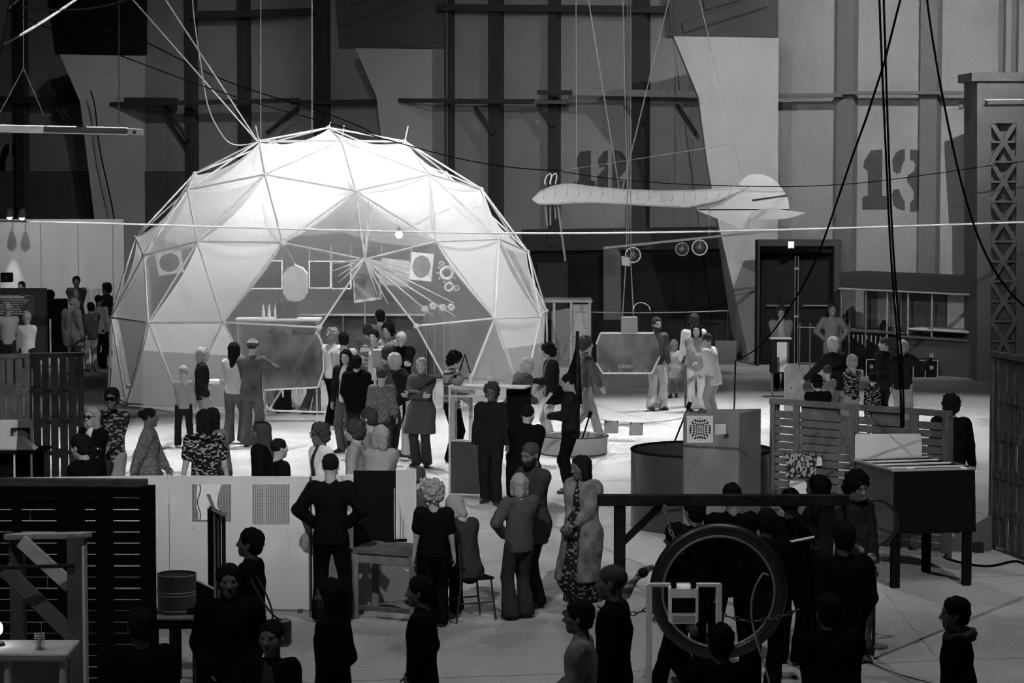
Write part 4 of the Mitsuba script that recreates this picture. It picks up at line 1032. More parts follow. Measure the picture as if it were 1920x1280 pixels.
for i, x in enumerate((797, 812, 830, 846)):
    q = thing('flower', 'pale paper flower on a wire stem by the right window of the dome', 'flower', 'paper flowers in the dome'); p = D(x, (580, 574, 577, 576)[i], 51.2)
    part(q, 'bloom', cat([sphere(p + V3(math.cos(t) * .045, -.01, math.sin(t) * .045), (.034, .02, .034), 1) for t in np.arange(6) * 1.047]), 'plastic_white', True)
    part(q, 'stem', tube([p, [p[0] + .02, 51.22, p[2] - .5], [p[0] + .03, 51.25, 0]], .008, 5), 'rope_grey')
# ---- smoky panel at the dome's left and the hanging one on the right
def smoky(k, pts, Y, lip):
    q = [D(x, y, Y) for x, y in pts]
    part(k, 'pane', extrude(sg.Polygon([(p[0], p[2]) for p in q]), .012, (0, Y + .012, 0), (1, 0, 0), (0, 0, 1)), 'smoky_plastic')
    for i, j in lip: part(k, 'lip', tube([q[i] - [0, .012, 0], q[j] - [0, .012, 0]], .019, 6), 'plastic_white')
    return q
k = thing('smoky_panel', 'dark smoky plastic panel with a white lower lip at the left of the doorway', 'panel')
q = smoky(k, [(493, 629), (596, 627), (601, 636), (606, 652), (607, 694), (596, 726), (497, 731), (486, 700), (486, 650)], 46.9, [(1, 2), (2, 3), (3, 4), (4, 5), (5, 6)])
for x in (497, 594): p = D(x, 729, 46.92); part(k, 'leg', tube([[p[0], 46.92, 0], p], .014, 6), 'plastic_white')
k = thing('smoky_panel', 'dark smoky plastic panel hanging by two cords under a grey box', 'panel')
q = smoky(k, [(1126, 624), (1226, 624), (1235, 640), (1237, 668), (1222, 699), (1130, 699), (1119, 680), (1118, 645)], 47.0, [(0, 1), (3, 4), (4, 5), (5, 6), (7, 0)])
for x in (1142, 1163, 1191, 1211): part(k, 'bolt', sphere(D(x, 695, 46.98), .014, 1), 'plastic_white', True)  # small white dots along the lower edge
sheet(k, 'lettering', px4(1158, 683, 1196, 690, 46.985), .003, 'print_text_dark')
bx = part(k, 'box', rbox(D(1180, 609, 47.0), (.30, .22, .30), .008), 'board_grey', label='grey box joining cords and panel')
k = thing('paper_notice', 'white paper notice fixed to the cords high above the hanging smoky panel', 'notice')
sheet(k, 'sheet', [D(1165, 480, 46.99), D(1180, 482, 46.99), D(1181, 499, 46.99), D(1166, 497, 46.99)], .004, 'paper')
part(k, 'clip', box(D(1173, 481, 46.98), (.06, .02, .02)), 'metal_grey')
k = thing('cord_pair', 'pair of cords from the roof holding the hanging smoky panel', 'cord')
for a_, b_ in (((1173, 498), (1167, 596)), ((1183, 496), (1188, 594))): part(k, 'cord', tube([D(*a_, 47), D(*b_, 47)], .010, 5), 'rope_grey')
top = to_roof(D(1177, -60, 47.0), D(1178, 300, 47)); part(k, 'upper_cord', tube([top, D(1178, 300, 47), D(1173, 498, 47)], .008, 5), 'rope_grey'); part(k, 'upper_cord', tube([top + [.05, 0, 0], D(1183, 496, 47)], .008, 5), 'rope_grey')
part(k, 'tail', tube(spline([D(1188, 580, 47), D(1196, 568, 47), D(1210, 569, 47), D(1219, 582, 47)], 12), .007, 5), 'rope_white')
# ---- black sail, basin, leaning rods and cards
k = thing('black_sail', 'tall black curved sail standing between the man with beads and the striding man', 'sail')
Ys = 42.3
pts = [(1080, 621), (1085, 621), (1088, 690), (1092, 757), (1022, 757), (1040, 735), (1062, 704), (1074, 672), (1079, 650)]
part(k, 'cloth', extrude(sg.Polygon([(D(x, y, Ys)[0], D(x, y, Ys)[2]) for x, y in pts]), .05, (0, Ys + .05, 0), (1, 0, 0), (0, 0, 1)), 'cloth_black')
p = D(1083, 622, Ys); part(k, 'mast', tube([[p[0], Ys + .02, 0], p], .025), 'wood_dark')
k = thing('round_basin', 'shallow pale round basin on the bright floor behind the man in profile', 'basin')
c = G(1077, 857); z = .30
part(k, 'wall', lathe([(.50, 0), (.545, .03), (.56, z), (.535, z + .012), (.52, z), (.50, .06), (0, .05), (0, .0)], 48, (c[0], c[1] + .5, 0)), 'board_grey', 30)
part(k, 'rim', torus(.545, .016, 48, 6, None, (c[0], c[1] + .5, z)), 'cloth_dark', True)
k = thing('leaning_rod', 'black-knobbed rod leaning beside the round basin', 'rod')
b_ = G(1083, 850); t_ = D(1107, 774, b_[1] + .05)
part(k, 'shaft', tube([b_, t_], .015, 6), 'wire_black'); part(k, 'knob', tube([t_ + (t_ - b_) * -.12, t_ + (t_ - b_) * .04], .035, 8), 'wire_black'); part(k, 'foot', sphere(b_ + [0, 0, .02], .025, 1), 'wire_black', True)
t1 = t_
k = thing('leaning_rod', 'black-knobbed rod leaning behind the big black tank', 'rod')
b_ = G(1247, 872); t_ = D(1293, 757, b_[1] + .05)
part(k, 'shaft', tube([b_, t_], .015, 6), 'wire_black'); part(k, 'knob', tube([t_ + (t_ - b_) * -.08, t_ + (t_ - b_) * .03], .035, 8), 'wire_black'); part(k, 'foot', sphere(b_ + [0, 0, .02], .025, 1), 'wire_black', True)
k = one('cord_line', tube(sag(t1 + [0, 0, -.06], t_ + [0, 0, -.20], .10, 18), .005, 4), 'rope_grey', 'thin cord strung between the two leaning rods', 'cord')
cl = sag(t1 + [0, 0, -.06], t_ + [0, 0, -.20], .10, 60); cp = P2(cl)
for x, w, h, lb in ((1146, 27, 24, 'grey card hanging on the thin cord nearer the round basin'), (1194, 26, 24, 'grey card hanging on the thin cord nearer the big black tank')):
    i = int(np.argmin(abs(cp[:, 0] - x))); p = cl[i]; s_ = p[1] / 4800
    k = thing('hanging_card', lb, 'card')
    sheet(k, 'card', [p + V3(-w * s_ / 2, -.01, 0), p + V3(w * s_ / 2, -.01, 0), p + V3(w * s_ * .45, -.01, -h * s_), p + V3(-w * s_ * .55, -.01, -h * s_)], .004, 'board_grey')
    for e in (-.4, .4): part(k, 'peg', box(p + V3(e * w * s_, -.012, -.01), (.02, .02, .03)), 'cloth_black')
k = one('thin_post', tube([G(1376, 790) * [1, 1, 0], D(1379, 674, G(1376, 790)[1])], .016, 6), 'cloth_charcoal', 'thin dark post standing behind the plywood crate', 'post')
# ---- glass case, ball and pole
k = thing('display_case', 'upright display case with clear upper window, grey lower panel and black back', 'display case')
Yc = 36.9; L0, L1 = G(841, 928), G(932, 931)
z1 = 1.56; fx = unit(L1 - L0); wdt = np.linalg.norm(L1 - L0); fn_ = np.array([fx[1], -fx[0], 0]); fa = math.atan2(fx[1], fx[0])
def fbx(t0, t1, za, zb, d0=0, d1=.04, r=.005):
    c_ = L0 + fx * (t0 + t1) / 2 - fn_ * (d0 + d1) / 2
    return rbox((c_[0], c_[1], (za + zb) / 2), (t1 - t0, d1 - d0, zb - za), r, fa)
for t in (0, wdt - .03): part(k, 'stile', fbx(t, t + .03, 0, z1), 'board_white')
for z in (0, .78, 1.42, z1 - .03): part(k, 'rail', fbx(.03, wdt - .03, z, z + .03), 'board_white')
part(k, 'lower_panel', fbx(.03, wdt - .03, .03, .78, .012, .03), 'cloth_slate')
part(k, 'window', fbx(.09, wdt - .03, .81, 1.42, .012, .022), 'clear_glass', label='clear upper window')
part(k, 'window_side', fbx(.03, .09, .81, 1.42, .012, .03), 'board_grey')
part(k, 'top', fbx(0, wdt + .42, z1, z1 + .025, -.02, .36), 'board_white')
part(k, 'black_side', fbx(wdt + .06, wdt + .42, .0, z1, .30, .34), 'wood_black', label='black side board')
part(k, 'back_post', fbx(0, .04, 0, z1, .30, .34), 'board_white')
k = thing('ball', 'grey ball with a small hole on a corner of the display case', 'ball')
p = L0 + fx * .11 - fn_ * .09; p[2] = z1 + .11
part(k, 'body', sphere(p, .095, 3), 'cloth_grey', True); part(k, 'hole', sphere(p + [-.03, -.075, .045], .025, 2), 'ink', True); part(k, 'post', tube([p - [0, 0, .12], p], .03), 'wood_mid')
k = thing('white_pole', 'long white pole leaning before the display case with a dark string loop', 'pole')
b_ = G(884, 914); a_ = D(882, 700, b_[1] + .1); t_ = D(872, 664, b_[1] + .12)
part(k, 'shaft', tube([b_, a_], [.034, .028], 8), 'plastic_white'); part(k, 'tip', tube([a_, t_], .009, 6), 'wire_black'); part(k, 'string', tube([t_, D(857, 716, b_[1] + .3)], .006, 5), 'wire_black'); part(k, 'string', tube([t_, D(852, 720, b_[1] + .3)], .006, 5), 'wire_black')
k = thing('sign_post', 'grey box on a white post in the doorway group', 'post')
p = G(706, 852); part(k, 'post', tube([p, D(703, 690, p[1])], .022), 'plastic_white'); part(k, 'box', rbox(D(707, 672, p[1]), (.135, .1, .29), .01), 'board_grey'); part(k, 'cap', rbox(D(707, 656, p[1]), (.15, .12, .02), .004), 'paper')

# ================================================================== hanging aircraft, bar with wheels, lamp, ropes
k = thing('model_aircraft', 'long pale model aircraft with a large tail fin hanging below the numerals', 'aircraft')
AY = 55.0
topl = [(998, 372), (1012, 358), (1036, 347), (1070, 343), (1110, 349), (1170, 354), (1240, 357), (1300, 356), (1350, 353), (1402, 350)]
botl = [(998, 375), (1010, 384), (1040, 384), (1075, 382), (1110, 381), (1170, 384), (1240, 388), (1290, 390), (1345, 379), (1402, 352)]
V, F, NS = [], [], 16
xs = np.r_[np.linspace(998, 1012, 4), np.linspace(1020, 1402, 36)]
ty = np.interp(xs, *np.array(topl).T); by = np.interp(xs, *np.array(botl).T)
for x, t, b in zip(xs, ty, by):
    p, q = D(x, t, AY), D(x, b, AY); c = (p + q) / 2; hz = max((p[2] - q[2]) / 2, .012)
    for j in range(NS):
        an = 2 * math.pi * j / NS
        V.append(c + V3(0, -math.sin(an) * .10 * min(1, hz / .12) + .55 * math.cos(an) * hz, math.cos(an) * hz))
for i in range(len(xs) - 1):
    for j in range(NS): a, b, c, d = i * NS + j, i * NS + (j + 1) % NS, (i + 1) * NS + (j + 1) % NS, (i + 1) * NS + j; F += [(a, c, b), (a, d, c)]
F += [(0, j, j + 1) for j in range(1, NS - 1)] + [((len(xs) - 1) * NS, (len(xs) - 1) * NS + j + 1, (len(xs) - 1) * NS + j) for j in range(1, NS - 1)]
mat('wing_fabric', .70); mat('wing_shade', .42)  # second, darker tone is for the ribs
part(k, 'wing', trimesh.Trimesh(V, F, process=False), 'wing_fabric', 50)
for i in range(4, len(xs) - 2, 2):
    t = V[i * NS + 1] + V3(0, -.012, .0); m_ = V[i * NS + 4] + V3(0, -.012, 0); b = V[(i - 1) * NS + 7] + V3(0, -.012, 0)
    part(k, 'rib', tube([t, m_, b], .006, 4), 'wing_shade')
def fin(pts, th, yo=0.0): return extrude(sg.Polygon([(D(x, y, AY + yo)[0], D(x, y, AY + yo)[2]) for x, y in pts]), th, (0, AY + yo + th, 0), (1, 0, 0), (0, 0, 1))
arc = [(1395, 334), (1403, 328), (1414, 326), (1430, 327), (1446, 333), (1458, 343), (1468, 355), (1476, 366), (1479, 380), (1480, 393)]
part(k, 'tail_fin', fin([(1302, 388), (1340, 380), (1375, 368), (1398, 352), (1385, 345)] + arc + [(1440, 394), (1406, 410), (1402, 430), (1380, 424), (1345, 410), (1310, 396)], .05), 'wing_fabric')
part(k, 'fin_joint', fin([(1410, 374), (1476, 365), (1476, 367), (1411, 377)], .01, -.02), 'cloth_dark')
part(k, 'seam', fin([(1310, 392), (1480, 392), (1480, 393), (1310, 393.4)], .008, -.02), 'cloth_dark')
part(k, 'stabilizer', extrude(sg.Polygon([(D(x, y, AY - .35)[0], D(x, y, AY - .35)[2]) for x, y in [(1404, 410), (1410, 402), (1425, 393), (1460, 392), (1512, 399), (1480, 409), (1462, 411), (1410, 411)]]), .3, (0, AY - .05, 0), (1, 0, 0), (0, 0, 1)), 'wing_fabric')
for x0, y0, x1, y1, r in ((1022, 384, 1026, 424, .02), (1032, 384, 1032, 422, .02), (1040, 384, 1042, 410, .018), (1046, 384, 1060, 489, .026)):
    part(k, 'strut', tube([D(x0, y0, AY), D(x1, y1, AY)], r, 6), 'rope_grey')
for x0 in (1023, 1033): part(k, 'hoop', tube(spline([D(x0, 346, AY), D(x0 + 1, 332, AY), D(x0 + 6, 326, AY), D(x0 + 8, 345, AY)], 10), .016, 6), 'rope_white')
k = thing('aircraft_cord', 'pale cords from the roof carrying the model aircraft', 'cord')
for a_, b_ in (((1097, -40), (1161, 354)), ((1264, -40), (1167, 354)), ((1080, -40), (1081, 343)), ((1302, -40), (1392, 333)), ((1167, -40), (1176, 355))):
    part(k, 'cord', tube([to_roof(D(*a_, AY), D(*b_, AY)), D(*b_, AY)], .013 if a_[0] in (1097, 1264) else .008, 5), 'rope_grey')
k = thing('wheel_bar', 'long thin bar with three spoked wheels hanging under the model aircraft', 'bar')
By = 54.3
part(k, 'bar', beam(D(1131, 465, By), D(1452, 432, By), .05, .05), 'rope_grey')
for x, y, R in ((1187, 478, 14), (1279, 467, 12), (1312, 464, 14)):
    c = D(x, y, By - .06); r_ = R * By / 4800
    w = part(k, 'wheel', torus(r_, .014, 32, 6, rotx(math.pi / 2), c), 'rope_white' if R == 14 else 'rope_grey', True)
    for i in range(12):
        t = i * math.pi / 6; part(w, 'spoke', tube([c, c + V3(math.cos(t) * r_, 0, math.sin(t) * r_)], .005, 4), 'rope_grey')
    part(w, 'hub', sphere(c, .03, 1), 'rope_grey', True)
    part(k, 'fork', tube([c, D(x + 2, 462 - (x - 1131) * .1 , By)], .012, 5), 'rope_grey')
for x in (1178, 1330): part(k, 'cord', tube([D(x, 461 - (x - 1131) * .1, By), D(x, 386, AY)], .007, 4), 'rope_grey')
# ---- hanging lamp housing, top left
k = thing('hanging_light', 'long pale lamp housing hanging on cords at the upper left', 'lamp')
HY = 42.0; a_, b_ = D(-120, 238, HY), D(240, 246, HY)
part(k, 'housing', beam(a_, b_, .15, .13, ch=.02), 'plastic_white'); part(k, 'end_cap', beam(b_, D(268, 248, HY), .14, .11, ch=.015), 'board_grey'); part(k, 'socket', sphere(D(252, 248, HY - .06), .03, 2), 'cloth_dark', True)
j = D(44, 128, HY)
for p, q in ((to_roof(D(44, -60, HY), j), j), (j, D(-8, 226, HY)), (j, D(91, 236, HY)), (to_roof(D(223, -60, HY), D(223, 241, HY)), D(223, 241, HY))): part(k, 'cord', tube([p, q], .009, 5), 'rope_grey')
part(k, 'flex', tube(spline([D(170, 170, 74.2), D(176, 190, 74.2), D(183, 250, 74.2), D(200, 340, 74.2), D(214, 410, 74.2)], 20), .02, 5), 'wire_black')
# ---- ropes and cables
def cable(label, pts, Y, r, m, name='rope', drop=None):
    q = [D(x, y, Y if np.isscalar(Y) else Y[i]) for i, (x, y) in enumerate(pts)]
    c = spline(q, 30) if len(q) > 2 else np.array(q)
    if pts[0][1] < -20: c = np.vstack([to_roof(c[0], c[1]), c])
    if pts[-1][1] < -20: c = np.vstack([c, to_roof(c[-1], c[-2])])
    return one(name, tube(c, r, 6), m, label, 'cable' if name == 'cable' else 'rope', smooth=True)
cable('long white rope stretched across the whole hall below the aircraft', [(-80, 413), (480, 427), (970, 437), (1450, 431), (2000, 414)], 26.0, .0115, 'rope_white')
p30 = P2(dv[30])
cable('lower and longer pale guy rope running from the roof to the left top hub', [(215, -40), (482, 264)], [47.0, dv[30][1]], .016, 'rope_white')
cable('steeper pale guy rope running from the roof to the left top hub', [(285, -40), (484, 266)], [47.0, dv[30][1]], .016, 'rope_white')
cable('slack pale rope curling down to the left top hub of the dome', [(360, -40), (366, 50), (378, 130), (392, 205), (416, 252), (446, 272), (482, 266)], [48, 48.5, 49, 50, 51, 51.8, dv[30][1]], .012, 'rope_white')
cable('thick white rope end at the upper left corner', [(6, 82), (75, 44), (150, -6), (200, -40)], 24.0, .014, 'rope_white')
cable('short white rope at the extreme upper left corner', [(16, 15), (60, -25)], 24.0, .014, 'rope_white')
cable('black drooping cable across the upper left corner', [(20, 10), (70, 17), (130, 19), (190, 13), (250, -4), (300, -25)], 24.0, .013, 'wire_black', 'cable')
cable('thin cord dropping to the dome top left of its peak', [(489, -40), (489, 262)], 51.5, .008, 'rope_grey')
cable('thin cord dropping to the dome top just left of its peak', [(585, -40), (585, 250)], 51.5, .008, 'rope_grey')
cable('long dark cable slanting over the dome top towards the aircraft', [(-40, -8), (30, 26), (215, 100), (400, 168), (620, 232), (860, 297), (1055, 320)], [40, 40, 42, 44, 46, 50, 54], .010, 'wire_black', 'cable')
cable('second dark cable slanting behind the guy ropes', [(150, 30), (300, 92), (420, 150), (560, 196), (700, 250)], 60.0, .014, 'wire_black', 'cable')
cable('thin grey cord tied to the dark cable above the aircraft', [(1055, 320), (1090, 314), (1180, 300), (1290, 283), (1420, 262)], 56.0, .008, 'rope_grey')
cable('thin dark cable running from the aircraft past the numeral 13', [(1055, 322), (1200, 340), (1400, 349), (1560, 347), (1720, 330), (1990, 296)], 54.9, .010, 'wire_black', 'cable')
NY = 22.0
cable('black cable hanging past the numeral 13, left of the pair', [(1647, -60), (1654, 130), (1663, 330), (1672, 500), (1688, 720), (1690, 800)], NY, .010, 'wire_black', 'cable')
cable('black cable hanging past the numeral 13, right of the pair', [(1655, -60), (1661, 130), (1668, 330), (1677, 500), (1693, 720), (1694, 800)], NY, .010, 'wire_black', 'cable')
cable('black cable slanting down left across the pylon to the thin post', [(1703, -60), (1655, 128), (1610, 260), (1555, 420), (1500, 545), (1440, 632), (1385, 672)], [NY, NY, 23, 25, 29, 36, 44], .010, 'wire_black', 'cable')
cable('black cable curving down right in front of the lattice column', [(1732, -60), (1748, 70), (1775, 220), (1810, 370), (1850, 480), (1890, 543), (1960, 600)], NY, .010, 'wire_black', 'cable')
one('black_drape', extrude(sg.Polygon([(D(x, y, 23)[0], D(x, y, 23)[2]) for x, y in [(-80, -1560), (60, -1560), (17, 0), (2, 92), (-60, 300), (-80, 300)]]), .03, (0, 23.03, 0), (1, 0, 0), (0, 0, 1)), 'cloth_black', 'edge of a black drape at the upper left corner', 'drape')
# ================================================================== white display boards and what stands by them
BZ = 1.457
bp = [G(x, y, BZ) * [1, 1, 0] for x, y in ((-120, 897), (316, 891), (583, 893), (642, 890), (780, 878))]
for i in range(4):
    k = thing('display_board', ('white display board at the left end of the row behind the dark slatted screen', 'wide white display board with the collage and the dotted print', 'narrow white display board behind the man in the black suit', 'white display board carrying the black panel')[i], 'display board')
    a, b = bp[i], bp[i + 1]; d_ = unit(b - a)
    part(k, 'panel', rbox((*((a + b) / 2)[:2], BZ / 2 + .01), (np.linalg.norm(b - a) - .012, .035, BZ - .02), .006, math.atan2(d_[1], d_[0])), 'board_white')
    part(k, 'edge', box((b[0] - d_[0] * .006, b[1] - .004, BZ / 2), (.016, .05, BZ - .01)), 'wood_dark' if i in (1,) else 'board_white')
    for e in (a + d_ * .12, b - d_ * .12): part(k, 'foot', rbox((e[0], e[1], .015), (.05, .22, .03), .005), 'wood_mid')
def onboard(i, x0, y0, x1, y1, m, off=.022, label=None, name='print', cat_='print', t=.004):
    a, b = bp[i], bp[i + 1]; n = unit(np.array([(b - a)[1], -(b - a)[0], 0])); n = n if n[1] < 0 else -n
    c = [onplane(x, y, a + n * off, n) for x, y in ((x0, y0), (x1, y0), (x1, y1), (x0, y1))]
    if label:
        k = thing(name, label, cat_)
        sheet(k, 'sheet', c, t, m)
        for q in (c[0], c[1]): part(k, 'pin', sphere(q * .97 + (c[2] if q is c[0] else c[3]) * .03 + n * .004, .006, 1), 'metal_dark')
        return k
    return c
onboard(1, 360, 908, 433, 978, 'print_collage', label='collage print on the wide white board, left of the dotted print')
onboard(1, 473, 908, 543, 983, 'print_dots', label='dotted print on the wide white board')
onboard(1, 474, 990, 541, 1049, 'board_white', label='blank pale sheet below the dotted print')
onboard(1, 360, 988, 432, 1043, 'board_white', label='blank pale sheet below the collage print')
onboard(1, 313, 889, 319, 944, 'paper', label='strip of white tape down the seam of the wide board', name='tape', cat_='tape')
k = onboard(3, 664, 882, 742, 1030, 'paint_black', .03, 'black panel fixed to the white board above the table', 'blackboard', 'board', .012)
k = thing('leaning_sign', 'small pale card leaning at the elbow of the man in the black suit', 'card')
c = D(573, 992, bp[2][1] - .35)
sheet(k, 'card', [c + V3(-.05, 0, .11), c + V3(.0, 0, .15), c + V3(.06, 0, -.02), c + V3(.02, 0, -.08)], .01, 'board_white'); part(k, 'stem', tube([[c[0] + .04, c[1] + .01, 0], c + V3(.04, .01, -.05)], .01, 6), 'wood_mid')
# ---- little table with the rod apparatus
k = thing('small_table', 'small wooden table standing before the black panel', 'table')
ts = [G(x, y, .74) for x, y in ((655, 1029), (781, 1038), (782, 1019), (700, 1013))]
part(k, 'table_top', extrude(sg.Polygon([(p[0], p[1]) for p in ts]), .035, (0, 0, .705), (1, 0, 0), (0, 1, 0)), 'wood_mid')
tc = sum(ts) / 4
tl = [tc + (p - tc) * .86 for p in ts]
for p in tl: part(k, 'leg', rbox((p[0], p[1], .355), (.075, .075, .71), .006), 'wood_grey')
for i in range(4): part(k, 'apron', beam(np.r_[tl[i][:2], .65], np.r_[tl[(i + 1) % 4][:2], .65], .03, .11), 'wood_grey')
for z in (.12,): part(k, 'stretcher', beam(np.r_[tl[0][:2], z], np.r_[tl[1][:2], z], .04, .05), 'wood_mid')
k = thing('rod_apparatus', 'thin twin-rod apparatus on a black foot on the small table', 'apparatus')
p = G(742, 1014, .745)
part(k, 'foot', rbox((p[0], p[1], .752), (.24, .10, .022), .006), 'wood_black')
for dx in (-.012, .014): part(k, 'rod', tube([[p[0] + dx, p[1], .76], [p[0] + dx, p[1], 1.28 - dx * 3]], .006, 6), 'plastic_white' if dx > 0 else 'wood_pale')
# ---- metal chair and the seated woman
k = thing('metal_chair', 'dark metal chair with a curved back beside the boy in the black T-shirt', 'chair')
q = G(880, 1160); ang = math.radians(-62); Mc = rotz(ang)
def cw(x, y, z): return np.array([q[0], q[1], 0]) + Mc @ V3(x, y, z)
part(k, 'seat', rbox(cw(0, 0, .45), (.40, .40, .025), .01, ang), 'wood_black')
part(k, 'backrest', tube([cw(-.19, -.215, .72), cw(0, -.245, .73), cw(.19, -.215, .72)], .012, 6), 'wood_black')
m = cat([beam(cw(-.19, -.212, .74), cw(0, -.24, .74), .02, .18, (0, 0, 1)), beam(cw(0, -.24, .74), cw(.19, -.212, .74), .02, .18, (0, 0, 1))]); part(k, 'backrest_panel', m, 'wood_black')
for sx in (-1, 1):
    part(k, 'leg', tube([cw(sx * .19, -.25, 0), cw(sx * .185, -.19, .45), cw(sx * .185, -.22, .83)], .012, 6), 'metal_dark'); part(k, 'leg', tube([cw(sx * .18, .22, 0), cw(sx * .17, .17, .44)], .012, 6), 'metal_dark')
    part(k, 'rail', tube([cw(sx * .185, -.2, .2), cw(sx * .18, .19, .2)], .009, 6), 'metal_dark')
person('woman in a dark sweater seated on the metal chair with her back turned', 0, at=(q[0] - .02, q[1]), H=1.66, face=math.degrees(ang) + 100, sex='f', hair=('bob', 'hair_fair'), coat=('sweater', 'cloth_dark', .80), legs=('trousers', 'cloth_black'), pelvis=(0, -.02, .56), stance=((-.02, .42), (.02, .36)), lean=16, arms=('low', 'low'), head=(10, 25), eyes=False)
# ---- drum on a bench, rack of boards, sloping desk
k = thing('bench_table', 'narrow table at the end of the dark slatted screen', 'table')
Yb = 23.2; a, b = D(270, 1158, Yb), D(377, 1158, Yb)
part(k, 'table_top', rbox(((a[0] + b[0]) / 2, Yb + .2, a[2]), (b[0] - a[0], .5, .035)), 'wood_grey'); part(k, 'lower_board', rbox(((a[0] + b[0]) / 2, Yb + .18, a[2] - .07), (b[0] - a[0] - .02, .46, .05)), 'wood_black')
for x in (a[0] + .05, (a[0] + b[0]) / 2, b[0] - .05):
    for y in (Yb, Yb + .38): part(k, 'leg', rbox((x, y, a[2] / 2 - .02), (.06, .05, a[2] - .04)), 'wood_dark')
k = thing('steel_drum', 'small dark steel drum with two hoops on the narrow table', 'drum')
c = D(332, 1143, Yb + .2); z0 = a[2] + .018; r_ = 37 * Yb / 4800
part(k, 'body', lathe([(0, 0), (r_, 0), (r_, .36), (r_ - .012, .365), (r_ - .014, .34), (0, .34)], 36, (c[0], Yb + .2, z0)), 'metal_dark', 30)
for z in (.03, .17, .20, .355): part(k, 'hoop', torus(r_, .007, 36, 6, None, (c[0], Yb + .2, z0 + z)), 'metal_grey', True)
k = thing('small_block', 'small black block on the narrow table beside the drum', 'block')
part(k, 'body', rbox((D(361, 1158, Yb)[0], Yb + .1, z0 + .03), (.12, .1, .06)), 'wood_black'); part(k, 'lid', rbox((D(361, 1158, Yb)[0], Yb + .1, z0 + .064), (.124, .104, .012), .003), 'metal_dark')
k = thing('board_rack', 'upright rack of narrow dark boards before the dotted print', 'rack')
Yk = 24.0
for i, (x, t) in enumerate(((394, 951), (403, 957), (410, 960), (419, 966))):
    p = D(x, t, Yk + .03 * i); part(k, 'board', rbox((p[0], Yk + .03 * i, p[2] / 2), (.022 if i else .034, .16, p[2]), .004), ('wood_black', 'wood_grey', 'wood_mid', 'wood_dark')[i])
part(k, 'top_board', beam(D(391, 951, Yk), D(423, 966, Yk), .16, .015), 'wood_grey'); part(k, 'base', rbox((D(406, 1200, Yk)[0], Yk + .05, .05), (.30, .4, .1)), 'wood_dark')
k = thing('music_stand', 'tilted dark stand with a pale top edge beside the board rack', 'stand')
Ym = 22.6; sheet(k, 'desk', [D(371, 1090, Ym), D(399, 1104, Ym + .1), D(393, 1238, Ym), D(373, 1232, Ym)], .03, 'wood_black'); part(k, 'edge', beam(D(371, 1089, Ym), D(399, 1103, Ym + .1), .04, .02), 'board_white')
p = D(385, 1230, Ym); part(k, 'pole', tube([[p[0], Ym + .03, 0], [p[0], Ym + .03, p[2] + .2]], .016, 6), 'metal_grey'); part(k, 'base', lathe([(0, 0), (.2, 0), (.19, .025), (0, .04)], 24, (p[0], Ym + .03, 0)), 'metal_dark')

# ================================================================== slatted screens: every board its own piece
def slat_screen(key, P0, P1, z0, z1, pitch, gap, horizontal, m, battens, mb, thick=.022, cap=True, seed=1, skip=()):
    """Screen of boards between two floor points; battens = fractions along it where uprights (or heights where ledgers) run behind."""
    r = np.random.default_rng(seed); u = unit(P1 - P0); L = np.linalg.norm(P1 - P0); an = math.atan2(u[1], u[0]); n = np.array([u[1], -u[0], 0])
    def at(t0, t1, za, zb, d, th, mt, nm, tilt=0):
        c = P0 + u * (t0 + t1) / 2 + n * d
        part(key, nm, rbox((c[0], c[1], (za + zb) / 2), (t1 - t0, th, zb - za), .004, an), mt)
    if horizontal:
        k_ = int((z1 - z0) / pitch)
        for i in range(k_):
            za = z0 + i * pitch + gap * r.uniform(.0, .5); zb = z0 + (i + 1) * pitch - gap * r.uniform(.5, 1.0)
            cuts = [0] + ([L * r.uniform(.35, .65)] if L > 1.6 else []) + [L]
            for c0, c1 in zip(cuts[:-1], cuts[1:]): at(c0 + .002, c1 - .002, za, zb, r.uniform(-.003, .003), thick, m, 'slat')
        for f in battens: at(f[0] * L, f[1] * L, z0 - .02, z1 - .002, .028 * f[2], .03, mb, 'batten')
        if cap: at(-.01, L + .01, z1, z1 + .07, 0, .09, mb, 'cap_rail')
        for t in (0, L - .07): at(t, t + .07, 0, z1, -.05, .06, mb, 'post')
    else:
        k_ = int(L / pitch)
        for i in range(k_):
            for (za, zb) in zip(battens[:-1], battens[1:]):
                at(i * pitch + gap * r.uniform(.1, .6), (i + 1) * pitch - gap * r.uniform(.4, 1.0), za + .01, zb - .01, r.uniform(-.006, .006) + (.012 if (i + int(za * 7)) % 3 == 0 else 0), thick, m, 'slat')
        for z in battens[1:-1]:
            for j in range(0, k_, 2): at(j * pitch, (j + 1.3) * pitch, z - .07, z + .07, .016, .02, mb, 'block')
            at(0, L, z - .03, z + .03, -.03, .03, mb, 'ledger')
        if cap: at(-.02, L + .02, z1 - .02, z1 + .05, 0, .09, mb, 'cap_rail')
        for t in (0, L - .08): at(t, t + .08, 0, z1, .0, .07, mb, 'post')
